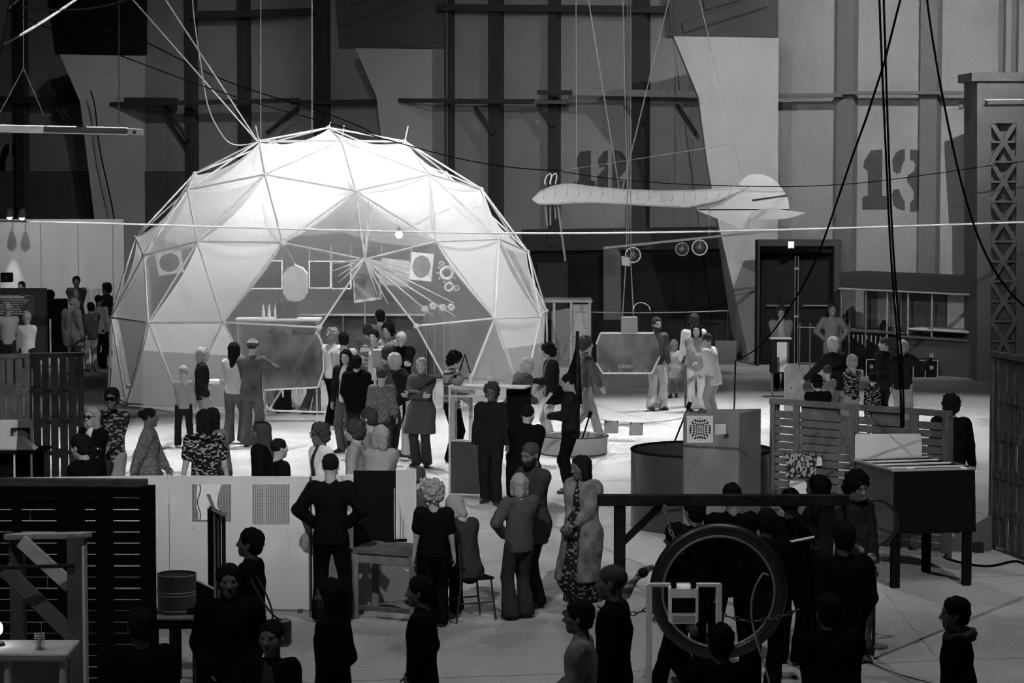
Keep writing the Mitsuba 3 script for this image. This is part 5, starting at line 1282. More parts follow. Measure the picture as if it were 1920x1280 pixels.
# pale screen behind the box table
k = thing('slat_screen', 'grey slatted wooden screen with light gaps, behind the dark box table', 'screen')
S0, S1 = G(1447, 748, 1.80) * [1, 1, 0], G(1782, 772, 1.80) * [1, 1, 0]
slat_screen(k, S0, S1, .10, 1.74, .098, .011, True, 'wood_mid', [(.0, .025, 1), (.135, .17, 1), (.46, .505, 1), (.57, .74, -1), (.79, .835, 1), (.965, 1.0, 1), (.17, .38, -1)], 'wood_mid', seed=3)
Su = unit(S1 - S0); Sn = np.array([Su[1], -Su[0], 0])
def onscreen(x0, y0, x1, y1, off=.05): return [onplane(x, y, S0 + Sn * off, Sn) for x, y in ((x0, y0), (x1, y0), (x1, y1), (x0, y1))]
for nm, lb, ct, r, m in (('white_board', 'plain pale board hung on the slatted screen above the box table', 'board', (1603, 813, 1728, 863), 'board_white'), ('wire_mesh_sample', 'dark woven sample hung on the slatted screen', 'sample', (1473, 850, 1530, 894), 'print_mesh'),
                         ('paper_label', 'small pale label beside the dark woven sample', 'label', (1531, 856, 1541, 873), 'board_white'), ('paper_sheet', 'pale paper sheet low on the slatted screen above the beam', 'paper', (1480, 901, 1512, 926), 'board_white')):
    k = thing(nm, lb, ct); c = onscreen(*r); sheet(k, 'sheet', c, .012, m)
    for q_ in c[:2]: part(k, 'hook', box(q_ + Sn * .004, (.02, .02, .03)), 'metal_dark')
# tall screen at the right edge with its plywood foot
k = thing('slat_screen', 'tall screen of upright wooden boards at the right edge of the hall', 'screen')
P0, P1 = G(1857, 1028) * [1, 1, 0], G(2010, 1085) * [1, 1, 0]
slat_screen(k, P0, P1, .05, 2.42, .080, .012, False, 'wood_mid', [.05, .50, .98, 1.45, 1.92, 2.42], 'wood_mid', seed=5)
k = thing('plywood_brace', 'arched plywood foot bracing the tall right-hand screen', 'brace')
Yf = P0[1] - .25
pf = [D(x, y, Yf) for x, y in ((1858, 966), (1858, 1062), (1800, 1062), (1797, 1052), (1785, 1045), (1770, 1046), (1760, 1054), (1756, 1064), (1742, 1064))]
part(k, 'plate', extrude(sg.Polygon([(p[0], max(p[2], .01)) for p in pf]).buffer(0), .03, (0, Yf + .03, 0), (1, 0, 0), (0, 0, 1)), 'plywood'); part(k, 'block', rbox(D(1834, 1050, Yf - .05) * [1, 1, 0] + [0, 0, .06], (.12, .1, .12)), 'wood_dark')
one('floor_cable', tube(spline([G(1770, 1046), G(1800, 1056), G(1850, 1063), G(1890, 1056), G(1935, 1070)], 24) + [0, 0, .015], .014, 6), 'wire_black', 'black cable lying on the floor by the plywood foot', 'cable', smooth=True)
# upright screen at the left
k = thing('slat_screen', 'screen of upright wooden boards at the left edge behind the burst poster', 'screen')
P0, P1 = G(-40, 664, 2.0) * [1, 1, 0], G(156, 660, 2.0) * [1, 1, 0]
slat_screen(k, P0, P1, .05, 1.95, .128, .022, False, 'wood_mid', [.05, .52, .98, 1.44, 1.95], 'wood_mid', seed=8)
# dark screens at the lower left
k = thing('slat_screen', 'nearly black horizontally slatted screen at the lower left', 'screen')
P0, P1 = D(-70, 1300, 22.0) * [1, 1, 0], D(293, 1300, 22.0) * [1, 1, 0]
slat_screen(k, P0, P1, .045, 2.02, .0985, .008, True, 'wood_black', [(.0, .10, 1), (.27, .32, 1), (.50, .645, 1), (.70, .79, 1), (.93, .955, 1)], 'wood_black', cap=False, seed=11)
k = thing('slat_screen', 'second dark screen showing its grey top rail behind the nearly black one', 'screen')
P0, P1 = D(-70, 1300, 23.0) * [1, 1, 0], D(278, 1300, 22.9) * [1, 1, 0]
slat_screen(k, P0, P1, 1.70, 1.895, .097, .004, True, 'wood_dark', [(.0, .03, -1), (.5, .53, -1)], 'wood_mid', seed=12)

# ---- burst poster on its black table
k = thing('black_table', 'black-topped table at the left edge in front of the upright screen', 'table')
Yp = 33.4; a, b = D(-60, 848, Yp), D(80, 846, Yp)
part(k, 'table_top', rbox(((a[0] + b[0]) / 2, Yp + .3, a[2]), (b[0] - a[0], .7, .04)), 'wood_black'); part(k, 'front', box(((a[0] + b[0]) / 2, Yp + .35, a[2] / 2), (b[0] - a[0] - .1, .03, a[2] - .05)), 'wood_black')
for x in (27, 59): p = D(x, 870, Yp - .02); part(k, 'leg', tube([[p[0], Yp - .02, 0], [p[0], Yp - .02, a[2]]], .014, 6), 'plastic_white', label='white leg')
k = thing('burst_poster', 'poster board with a pale burst flower picture on the black table', 'poster')
sheet(k, 'board', px4(-40, 787, 62, 845, Yp + .35), .02, 'board_white'); sheet(k, 'picture', px4(20, 802, 56, 831, Yp + .335), .004, 'print_burst', 'burst flower picture'); sheet(k, 'picture', px4(-10, 820, 11, 834, Yp + .335), .004, 'paint_black')
k = thing('paper_tent', 'folded pale paper roof on the black table before the burst poster', 'paper model')
z = a[2] + .02; p0, p1 = D(-50, 850, Yp)[0], D(62, 850, Yp)[0]
V = np.array([[p0, Yp + .05, z], [p1, Yp + .05, z], [p1 - .16, Yp + .22, z + .17], [p0, Yp + .22, z + .17], [p0, Yp + .4, z], [p1, Yp + .4, z]])
part(k, 'roof', trimesh.Trimesh(V, [(0, 1, 2), (0, 2, 3), (3, 2, 5), (3, 5, 4), (1, 5, 2), (0, 3, 4), (0, 4, 5), (0, 5, 1)], process=False), 'board_white'); part(k, 'edge', beam([p0, Yp + .045, z + .01], [p1, Yp + .045, z + .01], .02, .02), 'board_grey')

# ================================================================== tank, crate, box table
k = thing('black_tank', 'huge black round tank behind the plywood crate', 'tank')
Yt = 33.6; c = D(1315, 842, Yt); rt = 133 * Yt / 4800
part(k, 'wall', lathe([(rt, 0), (rt, c[2]), (rt - .02, c[2]), (rt - .02, .05), (0, .05), (0, 0)], 64, (c[0], Yt, 0)), 'metal_dark', 30); part(k, 'rim', torus(rt - .01, .018, 64, 6, None, (c[0], Yt, c[2])), 'wood_black', True)
k = thing('plywood_crate', 'open plywood crate with a chequered disc on its front', 'crate')
zc = 1.756; cr = [G(x, y, zc) * [1, 1, 0] for x, y in ((1283, 775), (1386, 773.5), (1425, 766), (1366, 762))]
cr[3] = cr[0] + cr[2] - cr[1]
for i, nm in enumerate(('front', 'side', 'back', 'side')):
    a, b = cr[i], cr[(i + 1) % 4]
    part(k, nm, beam(np.r_[((a + b) / 2)[:2], .02], np.r_[((a + b) / 2)[:2], zc], .018 if False else np.linalg.norm(b - a), .018, unit(np.array([(b - a)[1], -(b - a)[0], 0]))), 'plywood')
part(k, 'floor', extrude(sg.Polygon([(p[0], p[1]) for p in cr]), .03, (0, 0, .3), (1, 0, 0), (0, 1, 0)), 'plywood')
cn_ = unit(np.array([(cr[1] - cr[0])[1], -(cr[1] - cr[0])[0], 0]))
def oncrate(x0, y0, x1, y1): return [onplane(x, y, cr[0] + cn_ * .014, cn_) for x, y in ((x0, y0), (x1, y0), (x1, y1), (x0, y1))]
sheet(k, 'disc_poster', oncrate(1288, 779, 1337, 830), .004, 'print_warped_checker', 'poster with a chequered disc'); sheet(k, 'label', oncrate(1341, 795, 1361, 814), .004, 'board_grey', 'pale label'); sheet(k, 'hole', oncrate(1357, 813, 1366, 821), .003, 'ink')
for i in range(4): part(k, 'corner', tube([np.r_[cr[i][:2], .02], np.r_[cr[i][:2], zc]], .012, 6), 'wood_mid')
k = thing('box_table', 'black box on tall legs with slats across its open top', 'box table')
zb = 1.34; bc = [G(x, y, zb) for x, y in ((1676, 882), (1828, 878), (1742, 857), (1602, 862))]
low = [np.r_[(p + (p - sum(bc) / 4) * .03)[:2], .64] for p in bc]
for i, m in enumerate(('paint_black', 'paint_black', 'wood_dark', 'plywood')):
    j = (i + 1) % 4; q = [bc[i], bc[j], low[j], low[i]]
    n = np.cross(q[1] - q[0], q[3] - q[0]); n = unit(n); n = n if n @ (q[0] - sum(bc) / 4) > 0 else -n
    V = np.vstack([q, np.array(q) - n * .03]); part(k, 'panel', trimesh.Trimesh(V, m3.Manifold.hull_points(V).to_mesh().tri_verts if False else trimesh.convex.convex_hull(V).faces, process=False) if False else trimesh.convex.convex_hull(V), m)
part(k, 'bottom', extrude(sg.Polygon([(p[0], p[1]) for p in low]), .03, (0, 0, .62), (1, 0, 0), (0, 1, 0)), 'wood_black')
for i in range(4): part(k, 'top_edge', beam(bc[i], bc[(i + 1) % 4], .035, .03), 'board_grey' if i != 1 else 'wood_mid')
for f in (.22, .5, .78): part(k, 'slat', beam(bc[3] + (bc[0] - bc[3]) * f, bc[2] + (bc[1] - bc[2]) * f, .07, .02), 'board_white')
part(k, 'tray', extrude(sg.Polygon([(p[0], p[1]) for p in bc]).buffer(-.03), .02, (0, 0, 1.18), (1, 0, 0), (0, 1, 0)), 'wood_black')
cc_ = sum(low) / 4
for p in low:
    q_ = cc_ + (p - cc_) * .86; part(k, 'leg', beam(np.r_[q_[:2], 0.0], np.r_[q_[:2], .66], .10, .10), 'paint_black')
for x in (1706, 1806): part(k, 'cap', rbox(onplane(x, 881, bc[0], unit(np.cross([0, 0, 1], bc[1] - bc[0]))) + [0, -.0, .02], (.08, .05, .03)), 'plastic_white')

# ================================================================== beam frame with the big ring, barrier, lens
FY = 22.2
k = thing('timber_gantry', 'dark timber frame with a long top beam carrying the big ring', 'frame')
a, b = D(1120, 937, FY), D(1591, 937, FY)
part(k, 'beam', beam(a, b, .13, .092), 'wood_dark')
for x in (1162, 1549): p = D(x, 946, FY); part(k, 'post', rbox((p[0], FY, p[2] / 2), (.10 if x < 1300 else .125, .10, p[2]), .006), 'wood_dark')
part(k, 'brace', beam(D(1166, 1018, FY), D(1242, 944, FY), .06, .05, (0, 1, 0)), 'wood_dark'); part(k, 'brace', beam(D(1545, 1012, FY), D(1470, 944, FY), .06, .05, (0, 1, 0)), 'wood_dark')
for x in (1162, 1549): p = D(x, 1000, FY); part(k, 'sill', rbox((p[0], FY, .05), (.12, 1.0, .10), .008), 'wood_dark')
mat('ring_iron', .012, .35)
k = thing('big_ring', 'big black ring hanging by a chain from the timber beam', 'ring')
RY = 21.9; rc = D(1347, 1108, RY); RR = 118 * RY / 4800
part(k, 'ring', torus(RR, .058, 72, 12, rotx(math.pi / 2), rc, .8), 'ring_iron', True)
part(k, 'inner_rim', torus(RR - .055, .012, 72, 6, rotx(math.pi / 2), rc + [0, -.03, 0]), 'metal_grey', True)
def chain(key, pts, R=.022, m='metal_grey'):
    pts = np.asarray(pts); s_ = np.r_[0, np.cumsum(np.linalg.norm(np.diff(pts, axis=0), axis=1))]; n = max(int(s_[-1] / (R * 2.3)), 2)
    ls = []
    for i in range(n):
        u = (i + .5) / n * s_[-1]; p = np.array([np.interp(u, s_, pts[:, j]) for j in range(3)]); e = np.array([np.interp(min(u + .02, s_[-1]), s_, pts[:, j]) for j in range(3)]) - np.array([np.interp(max(u - .02, 0), s_, pts[:, j]) for j in range(3)])
        M, _ = frame([0, 0, 0], e); t = torus(R * .62, R * .22, 12, 5); t.vertices *= [1, 1.75, 1]
        B_ = np.stack([M[:, 0], M[:, 2], M[:, 1]], 1) if i % 2 else np.stack([M[:, 1], M[:, 2], M[:, 0]], 1)
        t.vertices = t.vertices @ B_.T + p
        part(key, 'link', t, m, True)
chain(k, [D(1246, 947, RY + .1), D(1250, 978, RY + .1), D(1268, 1020, RY)], .03)
k = thing('tied_cloth', 'dark striped cloth tied between the frame post and the big ring', 'cloth')
part(k, 'body', tube(spline([D(1172, 1108, FY - .05), D(1188, 1090, RY), D(1204, 1074, RY), D(1226, 1062, RY)], 14), [.02, .04, .06, .06, .055, .05, .04, .03, .025, .03, .045, .035, .025, .02], 8), 'plaid', True); part(k, 'knot', sphere(D(1206, 1073, RY - .03), .045, 2), 'cloth_charcoal', True)
k = thing('chain_barrier', 'metal barrier frame with a chain, seen through the big ring', 'barrier')
QY = 20.6
for x in (1217, 1348): p = D(x, 1095, QY); part(k, 'post', rbox((p[0], QY, p[2] / 2), (.05, .05, p[2]), .006), 'board_white'); part(k, 'foot', lathe([(0, 0), (.16, 0), (.15, .02), (0, .03)], 24, (p[0], QY, 0)), 'metal_dark')
part(k, 'top_bar', beam(D(1214, 1096, QY), D(1352, 1096, QY), .05, .03), 'board_white')
chain(k, sag(D(1217, 1140, QY), D(1120, 1136, QY), .06, 8), .024, 'metal_dark')
chain(k, sag(D(1350, 1150, QY), D(1500, 1140, QY), .08, 8), .024, 'metal_dark')
k = thing('sign_box', 'pale box with a black window hung on the barrier inside the ring', 'box')
p = D(1281, 1132, QY - .08)
part(k, 'body', rbox(p, (.24, .12, .31), .02), 'plastic_white'); part(k, 'window', rbox(p + [0, -.062, .0], (.19, .012, .12), .004), 'paint_black', label='black window'); part(k, 'flap', rbox(p + [0, -.064, -.11], (.18, .01, .06), .004), 'board_grey')
for dx in (-.08, .08): part(k, 'strap', box(p + [dx, .0, .165], (.04, .13, .05)), 'cloth_black')
k = thing('cane_post', 'thin curved cane standing right of the big ring', 'cane')
p = D(1428, 1078, 21.2); part(k, 'shaft', tube(spline([[p[0], 21.2, 0], [p[0], 21.2, .7], p, p + [.03, 0, .03], p + [.06, 0, .0]], 24), .009, 6), 'metal_grey'); part(k, 'foot', lathe([(0, 0), (.09, 0), (.08, .02), (0, .025)], 20, (p[0], 21.2, 0)), 'metal_dark')
k = thing('white_tray', 'thin tray with a gleaming white edge held under the right end of the beam', 'tray')
part(k, 'edge', tube([D(1467, 1018, 23.2), D(1500, 1012, 23.2), D(1527, 1006, 23.2)], .012, 6), 'plastic_white'); part(k, 'plate', extrude(sg.Polygon([(D(1467, 1018, 23.2)[0], 23.2), (D(1527, 1006, 23.2)[0], 23.2), (D(1527, 1006, 23.2)[0], 23.5), (D(1467, 1018, 23.2)[0], 23.5)]), .01, (0, 0, D(1497, 1013, 23.2)[2] - .02), (1, 0, 0), (0, 1, 0)), 'wood_black')
k = thing('lens_stand', 'round ring lens on a thin stand with a disc foot beside the leather jacket man', 'lens')
p = G(1638, 1213); zr = 4.853 - (979 - 295) / (4800 / p[1]) ; c = D(1640, 979, p[1])
part(k, 'ring', torus(.222, .018, 48, 8, rotx(math.pi / 2), c, 1.0), 'metal_dark', True)
part(k, 'glass', lathe([(0, -.003), (.21, -.003), (.21, .003), (0, .003)], 40).apply_transform(np.array([[1, 0, 0, c[0]], [0, 0, -1, c[1]], [0, 1, 0, c[2]], [0, 0, 0, 1]])), 'clear_glass')
part(k, 'pole', tube([[p[0], p[1], .02], [c[0], c[1], c[2] - .24]], .017, 8), 'metal_dark'); part(k, 'base', lathe([(0, 0), (.145, 0), (.14, .02), (.03, .035), (0, .035)], 32, (p[0], p[1], 0)), 'metal_grey', 30)

# ================================================================== timber frame and lit bench in the lower left corner
k = thing('timber_trestle', 'grey timber frame with diagonal braces in the lower left corner', 'frame')
TY = 17.6
p = D(144, 1004, TY); part(k, 'post', rbox((p[0], TY, p[2] / 2), (.125, .11, p[2]), .006), 'wood_mid')
part(k, 'post_face', rbox((D(158, 1004, TY)[0], TY - .0, p[2] / 2 - .03), (.022, .115, p[2] - .06), .004), 'board_white')  # pale strip paints the light falling on the post's right side
q = D(32, 1006, TY + .5); part(k, 'post', rbox((q[0], TY + .5, q[2] / 2), (.10, .11, q[2]), .006), 'wood_mid')
part(k, 'top_rail', beam(D(18, 1005, TY + .5), D(161, 1003, TY), .12, .04), 'wood_pale')
part(k, 'brace', beam(D(40, 1014, TY + .2), D(132, 1098, TY + .0), .10, .04, (0, 1, 0)), 'wood_pale'); part(k, 'brace', beam(D(8, 1066, TY + .12), D(136, 1192, TY - .04), .11, .04, (0, 1, 0)), 'wood_mid')
part(k, 'tie', beam(D(0, 1064, TY - .06), D(140, 1060, TY - .06), .03, .025), 'wood_dark')
k = thing('lit_bench', 'pale-edged bench with wire odds under the timber frame', 'bench')
LBY = 16.4; a, b = D(-80, 1233, LBY), D(126, 1233, LBY)
part(k, 'table_top', rbox(((a[0] + b[0]) / 2, LBY + .25, a[2]), (b[0] - a[0], .5, .05)), 'wood_pale')
part(k, 'back', box(((a[0] + b[0]) / 2, LBY + .42, a[2] / 2), (b[0] - a[0] - .1, .04, a[2] - .05)), 'board_grey')
for x in (12, 116): p = D(x, 1250, LBY); part(k, 'leg', rbox((p[0], LBY + .04, a[2] / 2), (.045, .05, a[2])), 'board_white')
k = thing('wire_coil', 'small coil of pale wire on the lit bench', 'coil')
p = D(72, 1225, LBY + .1); t = np.linspace(0, 14 * math.pi, 160)
part(k, 'coil', tube(np.stack([p[0] + .03 * np.cos(t), LBY + .15 + .03 * np.sin(t), a[2] + .03 + t / t[-1] * .11], 1), .004, 4), 'metal_pale', True); part(k, 'core', tube([[p[0], LBY + .15, a[2] + .02], [p[0], LBY + .15, a[2] + .12]], .012, 6), 'wood_pale')
k = thing('bench_lamp', 'glowing lamp at the left edge above the lit bench', 'lamp')
p = D(-10, 1178, LBY + .3)
scene[k + '__globe'] = {'type': 'sphere', 'center': list(map(float, p)), 'radius': .055, 'emitter': {'type': 'area', 'radiance': rgb(14)}, 'bsdf': {'type': 'ref', 'id': 'plastic_white'}}
part(k, 'stem', tube([[p[0], LBY + .3, a[2] + .02], p - [0, 0, .05]], .012, 6), 'metal_grey'); part(k, 'base', lathe([(0, 0), (.07, 0), (.06, .02), (0, .03)], 20, (p[0], LBY + .3, a[2] + .025)), 'metal_dark')
# ================================================================== the visitors
# ---- left background, by the pale partition
person('man in a pale grey shirt seen from behind at the far left exhibit panel', 14, top=566, H=1.72, face=10, hair=('short', 'hair_grey'), coat=('shirt', 'cloth_pale'), legs=('trousers', 'cloth_dark'), arms=('front', 'front'), eyes=False)
person('woman in a white jacket, back turned, at the far left exhibit panel', 51, top=584, H=1.62, face=-15, sex='f', hair=('full', 'hair_grey'), coat=('jacket', 'cloth_white'), legs=('skirt', 'cloth_dark'), arms=('hang', 'low'), eyes=False)
person('visitor of whom only the head shows above the far left exhibit panel', 40, top=527, H=1.66, face=170, hair=('full', 'hair_black'), coat=('jacket', 'cloth_dark'))
person('man in a dark suit and tie standing high behind the group at the partition', 143, top=517, H=1.80, face=190, hair=('full', 'hair_black'), coat=('jacket', 'cloth_dark'), inner=('shirt', 'cloth_mid'), arms=('low', 'low'), skin='skin_dark')
person('man all in black between the dome edge and the pale partition', 199, top=529, H=1.74, face=120, hair=('curly', 'hair_black'), coat=('jacket', 'cloth_charcoal'), arms=('front', 'hang'), skin='skin_dark')
person('man in a light grey suit seen from behind near the partition', 138, top=556, H=1.72, face=-30, hair=('fringe', 'hair_grey'), coat=('long', 'cloth_grey', .66), legs=('trousers', 'cloth_grey'), arms=('hang', 'hang'), eyes=False, head=(-30, 15))
person('youth in a denim jacket and pale jeans standing left of the dome', 172, foot=696, H=1.54, face=30, hair=('full', 'hair_black'), coat=('jacket', 'denim'), legs=('trousers', 'cloth_pale'), arms=('hang', 'front'), eyes=False)
person('visitor in black trousers half hidden behind the youth in denim', 186, foot=690, H=1.66, face=-20, hair=('short', 'hair_black'), coat=('jacket', 'cloth_grey'), legs=('flared', 'cloth_black'), arms=('hang', 'hang'), eyes=False, skin='skin_dark')
# ---- in front of the dome's left side
person('boy in a grey hooded sweater seen from behind at the dome', 345, foot=838, H=1.32, face=8, hair=('short', 'hair_fair'), coat=('sweater', 'cloth_grey'), legs=('trousers', 'cloth_charcoal'), shoes='leather_pale', arms=('front', 'side'), stance=((-.04, 0), (.05, .05)), eyes=False)
person('woman in a dark jacket and pale jeans beside the boy in the hooded sweater', 381, top=649, H=1.64, face=-75, sex='f', hair=('bob', 'hair_fair'), coat=('jacket', 'cloth_charcoal'), inner=('shirt', 'cloth_white'), legs=('trousers', 'denim_pale'), arms=('front', 'pocket'), stance=((0, -.06), (0, .06)))
person('woman in a pale blouse and flared jeans seen from behind near the smoky panel', 440, foot=831, H=1.70, face=-12, sex='f', hair=('long', 'hair_black'), coat=('shirt', 'cloth_pale'), legs=('flared', 'denim'), arms=('front', 'front'), stance=((-.02, 0), (.04, .08)), eyes=False)
person('big man in a denim jacket and knitted hat leaning over the smoky panel', 474, top=634, H=1.78, face=-14, hair=('cap', 'plaid', 'hair_brown'), coat=('long', 'denim', .76), legs=('flared', 'denim'), arms=('front', 'reach'), lean=6, eyes=False)
# ---- behind the white display boards
person('man in sunglasses and a patterned shirt with his hand on his hip', 209, top=726, H=1.80, face=165, hair=('full', 'hair_black'), coat=('shirt', 'print_dark'), legs=('trousers', 'cloth_grey'), arms=('low', 'hips'), head=(12, 0), glasses='dark', skin='skin_dark')
person('long-haired woman in sunglasses with a white top under a black jacket', 172, top=761, H=1.66, face=150, sex='f', hair=('long', 'hair_fair'), coat=('jacket', 'cloth_black'), inner=('tshirt', 'cloth_white'), legs=('trousers', 'cloth_charcoal'), arms=('low', 'hang'), glasses='dark')
person('visitor in black crouching at the black stand behind the dark slatted screen', 150, top=812, H=1.82, face=60, hair=('full', 'hair_black'), coat=('jacket', 'cloth_black'), arms=('front', 'low'), lean=20, eyes=False)
person('visitor in a grey ribbed sweater beside the crouching one in black', 168, top=832, H=1.50, face=-20, hair=('full', 'hair_black'), coat=('sweater', 'plaid'), arms=('hang', 'low'), lean=12, eyes=False)
person('girl in a short grey coat walking right past the dome', 281, top=763, H=1.62, face=-85, sex='f', hair=('bun', 'hair_black'), coat=('coat', 'tweed', .62), legs=None, arms=('swing', 'back'), stance=((0, .16), (0, -.18)), skin='skin_dark')
person('man in a scale-patterned short-sleeved shirt seen from behind', 381, top=765, H=1.76, face=12, hair=('bob', 'hair_black'), coat=('tshirt', 'print_scale'), legs=('trousers', 'cloth_black'), arms=('side', 'side'), head=(40, 0), eyes=False)
person('visitor in a grey jacket just behind the man in the scale-patterned shirt', 400, top=762, H=1.66, face=-30, sex='f', hair=('long', 'hair_black'), coat=('jacket', 'cloth_mid'), arms=('hang', 'hang'), eyes=False)
person('woman in a long black coat looking left over the white boards', 488, top=787, H=1.68, face=70, sex='f', hair=('long', 'hair_brown'), coat=('long', 'cloth_black'), arms=('pocket', 'pocket'), skin='skin_dark', head=(10, 5))
person('visitor in a black jacket behind the woman in the long black coat', 524, top=820, H=1.56, face=-60, hair=('short', 'hair_black'), coat=('jacket', 'cloth_black'), arms=('hips', 'hips'), eyes=False)
person('woman in glasses and a white cardigan over a dark blouse', 599, top=790, H=1.66, face=120, sex='f', hair=('curly', 'hair_brown'), coat=('long', 'cloth_white'), inner=('shirt', 'cloth_dark'), arms=('pocket', 'pocket'), glasses='clear', skin='skin_dark')
person('man in a pale grey shirt turned left behind the woman in the grey sweater', 690, top=763, H=1.70, face=70, hair=('full', 'hair_brown'), coat=('shirt', 'cloth_grey'), beard='hair_brown', arms=('low', 'hang'))
person('youth in a grey shirt at the left shoulder of the man in pale grey', 664, top=782, H=1.71, face=80, hair=('curly', 'hair_brown'), coat=('shirt', 'cloth_grey'), arms=('hang', 'hang'))
person('woman in a grey sweater with her back turned behind the white boards', 713, top=794, H=1.70, face=25, sex='f', hair=('bob', 'hair_fair'), coat=('sweater', 'cloth_grey'), legs=('trousers', 'cloth_dark'), arms=('front', 'front'), eyes=False)
# ---- the cluster before the doorway
person('man in a dark jacket over a pale shirt and jeans, leftmost of the doorway group', 650, foot=848, H=1.68, face=150, hair=('bob', 'hair_black'), coat=('jacket', 'cloth_charcoal'), inner=('shirt', 'cloth_pale'), legs=('trousers', 'denim'), arms=('pocket', 'hang'), head=(20, 5))
person('visitor in a long black jacket with back turned in the doorway group', 669, foot=856, H=1.62, face=-10, hair=('full', 'hair_black'), coat=('long', 'cloth_black', .78), legs=('trousers', 'cloth_charcoal'), arms=('pocket', 'pocket'), eyes=False)
person('man in a dark grey jacket looking right in the doorway group', 728, foot=850, H=1.74, face=-40, hair=('full', 'hair_brown'), coat=('jacket', 'cloth_slate'), inner=None, legs=('trousers', 'cloth_dark'), arms=('low', 'front'), eyes=False)
person('boy in a tweed jacket seen from behind in the doorway group', 716, foot=868, H=1.46, face=-5, hair=('short', 'hair_brown'), coat=('long', 'tweed', .78), legs=('trousers', 'cloth_dark'), arms=('side', 'side'), eyes=False)
person('man bending forward in a dark sweater and pale trousers behind the trench-coat woman', 776, foot=858, H=1.74, face=75, hair=('full', 'hair_grey'), coat=('sweater', 'cloth_charcoal'), legs=('trousers', 'cloth_pale'), arms=('low', 'low'), lean=28, stance=((0, -.12), (0, .16)), eyes=False)
person('woman in a knee-length trench coat with folded arms', 791, foot=874, H=1.69, face=160, sex='f', hair=('short', 'hair_fair'), coat=('coat', 'cloth_slate', .55), legs=('trousers', 'cloth_dark'), arms=('cross', 'cross'), head=(10, 0))
person('man in a striped knitted sweater behind the display case', 853, top=656, H=1.74, face=-110, hair=('curly', 'hair_black'), coat=('sweater', 'plaid'), arms=('low', 'front'), head=(20, 15))
# ---- inside the dome
person('visitor in a white shirt just inside the doorway, nearest the smoky panel', 625, top=612, H=1.74, face=-40, hair=('curly', 'hair_fair'), coat=('shirt', 'cloth_white'), arms=('front', 'front'), eyes=False, at=None)
person('visitor in a pale shirt with back turned inside the doorway', 644, top=622, H=1.70, face=10, hair=('full', 'hair_black'), coat=('shirt', 'cloth_pale'), arms=('front', 'front'), eyes=False)
person('man in a striped jacket lifting his hand inside the doorway', 700, top=617, H=1.74, face=165, hair=('full', 'hair_black'), coat=('jacket', 'plaid'), inner=('shirt', 'cloth_pale'), arms=('hang', 'hold'), beard=None)
person('man in a grey shirt behind the striped jacket inside the dome', 727, top=603, H=1.78, face=150, hair=('curly', 'hair_black'), coat=('shirt', 'cloth_grey'), arms=('hang', 'hang'))
person('man in a black sweater with folded arms inside the doorway', 752, top=622, H=1.68, face=170, hair=('full', 'hair_grey'), coat=('long', 'cloth_black'), arms=('cross', 'cross'), head=(0, 20))
person('visitor in a grey jacket standing farthest back in the dome, head highest', 712, top=580, H=1.78, face=20, hair=('full', 'hair_black'), coat=('jacket', 'cloth_mid'), arms=('hang', 'hang'), eyes=False)
person('visitor in a grey jacket with back turned in the middle of the dome', 690, top=606, H=1.62, face=-20, hair=('full', 'hair_brown'), coat=('jacket', 'cloth_mid'), arms=('low', 'low'), eyes=False)
for i, (x, tp, fc, lg, hr, ct, lb) in enumerate(((512, 632, 60, 'denim_pale', 'hair_brown', 'cloth_grey', 'visitor in faded jeans behind the smoky panel'), (530, 612, 190, 'cloth_dark', 'hair_brown', 'cloth_grey', 'visitor in dark trousers behind the smoky panel'),
                                                (557, 618, 10, 'cloth_white', 'hair_black', 'cloth_mid', 'visitor in white trousers behind the smoky panel'), (580, 640, -70, 'cloth_mid', 'hair_black', 'cloth_dark', 'visitor in grey trousers and boots behind the smoky panel'))):
    person(lb, x, foot=(764, 773, 766, 776)[i], H=1.52, face=fc, hair=('full', hr), coat=('jacket', ct), legs=('flared', lg), arms=('front', 'front'), stance=((0, -.08), (.02, .12)) if i == 3 else ((0, 0), (0, .03)), eyes=False)
# ---- right of the dome
person('man in a dark coat over a grey shirt, left of the black sail', 1028, top=641, H=1.72, face=100, hair=('curly', 'hair_black'), coat=('long', 'cloth_charcoal', .74), inner=('shirt', 'cloth_mid'), legs=('trousers', 'cloth_pale'), arms=('front', 'low'), head=(0, 15))
person('visitor in a grey coat stooping left of the man in the dark coat', 990, top=668, H=1.70, face=-65, hair=('bob', 'hair_grey'), coat=('coat', 'cloth_slate', .52), legs=('trousers', 'cloth_mid'), arms=('low', 'front'), lean=22, eyes=False)
person('man in a denim jacket striding right past the black sail', 1100, top=628, H=1.74, face=-80, hair=('curly', 'hair_brown'), coat=('jacket', 'denim'), legs=('trousers', 'denim_pale'), arms=('back', 'swing'), stance=((0, .26), (0, -.32, .10)), skin='skin')
person('man in a black jacket and trousers standing in profile by the round basin', 1070, foot=924, H=1.71, face=80, hair=('short', 'hair_black'), coat=('jacket', 'cloth_charcoal'), legs=('trousers', 'cloth_black'), arms=('front', 'front'), head=(0, 8))
person('man in a denim shirt and white trousers at the hanging smoky panel', 1230, foot=768, H=1.75, face=-160, hair=('full', 'hair_brown'), coat=('shirt', 'denim'), legs=('flared', 'cloth_white'), arms=('hang', 'hang'), beard='hair_brown', stance=((-.03, 0), (.03, .08)))
person('little girl in a white dress and dark boots seen from behind', 1263, foot=746, H=1.14, face=15, sex='f', hair=('bob', 'hair_fair'), coat=('dress', 'plastic_white', .62), legs=None, arms=('hang', 'hang'), eyes=False, stance=((0, 0), (.03, .1)))
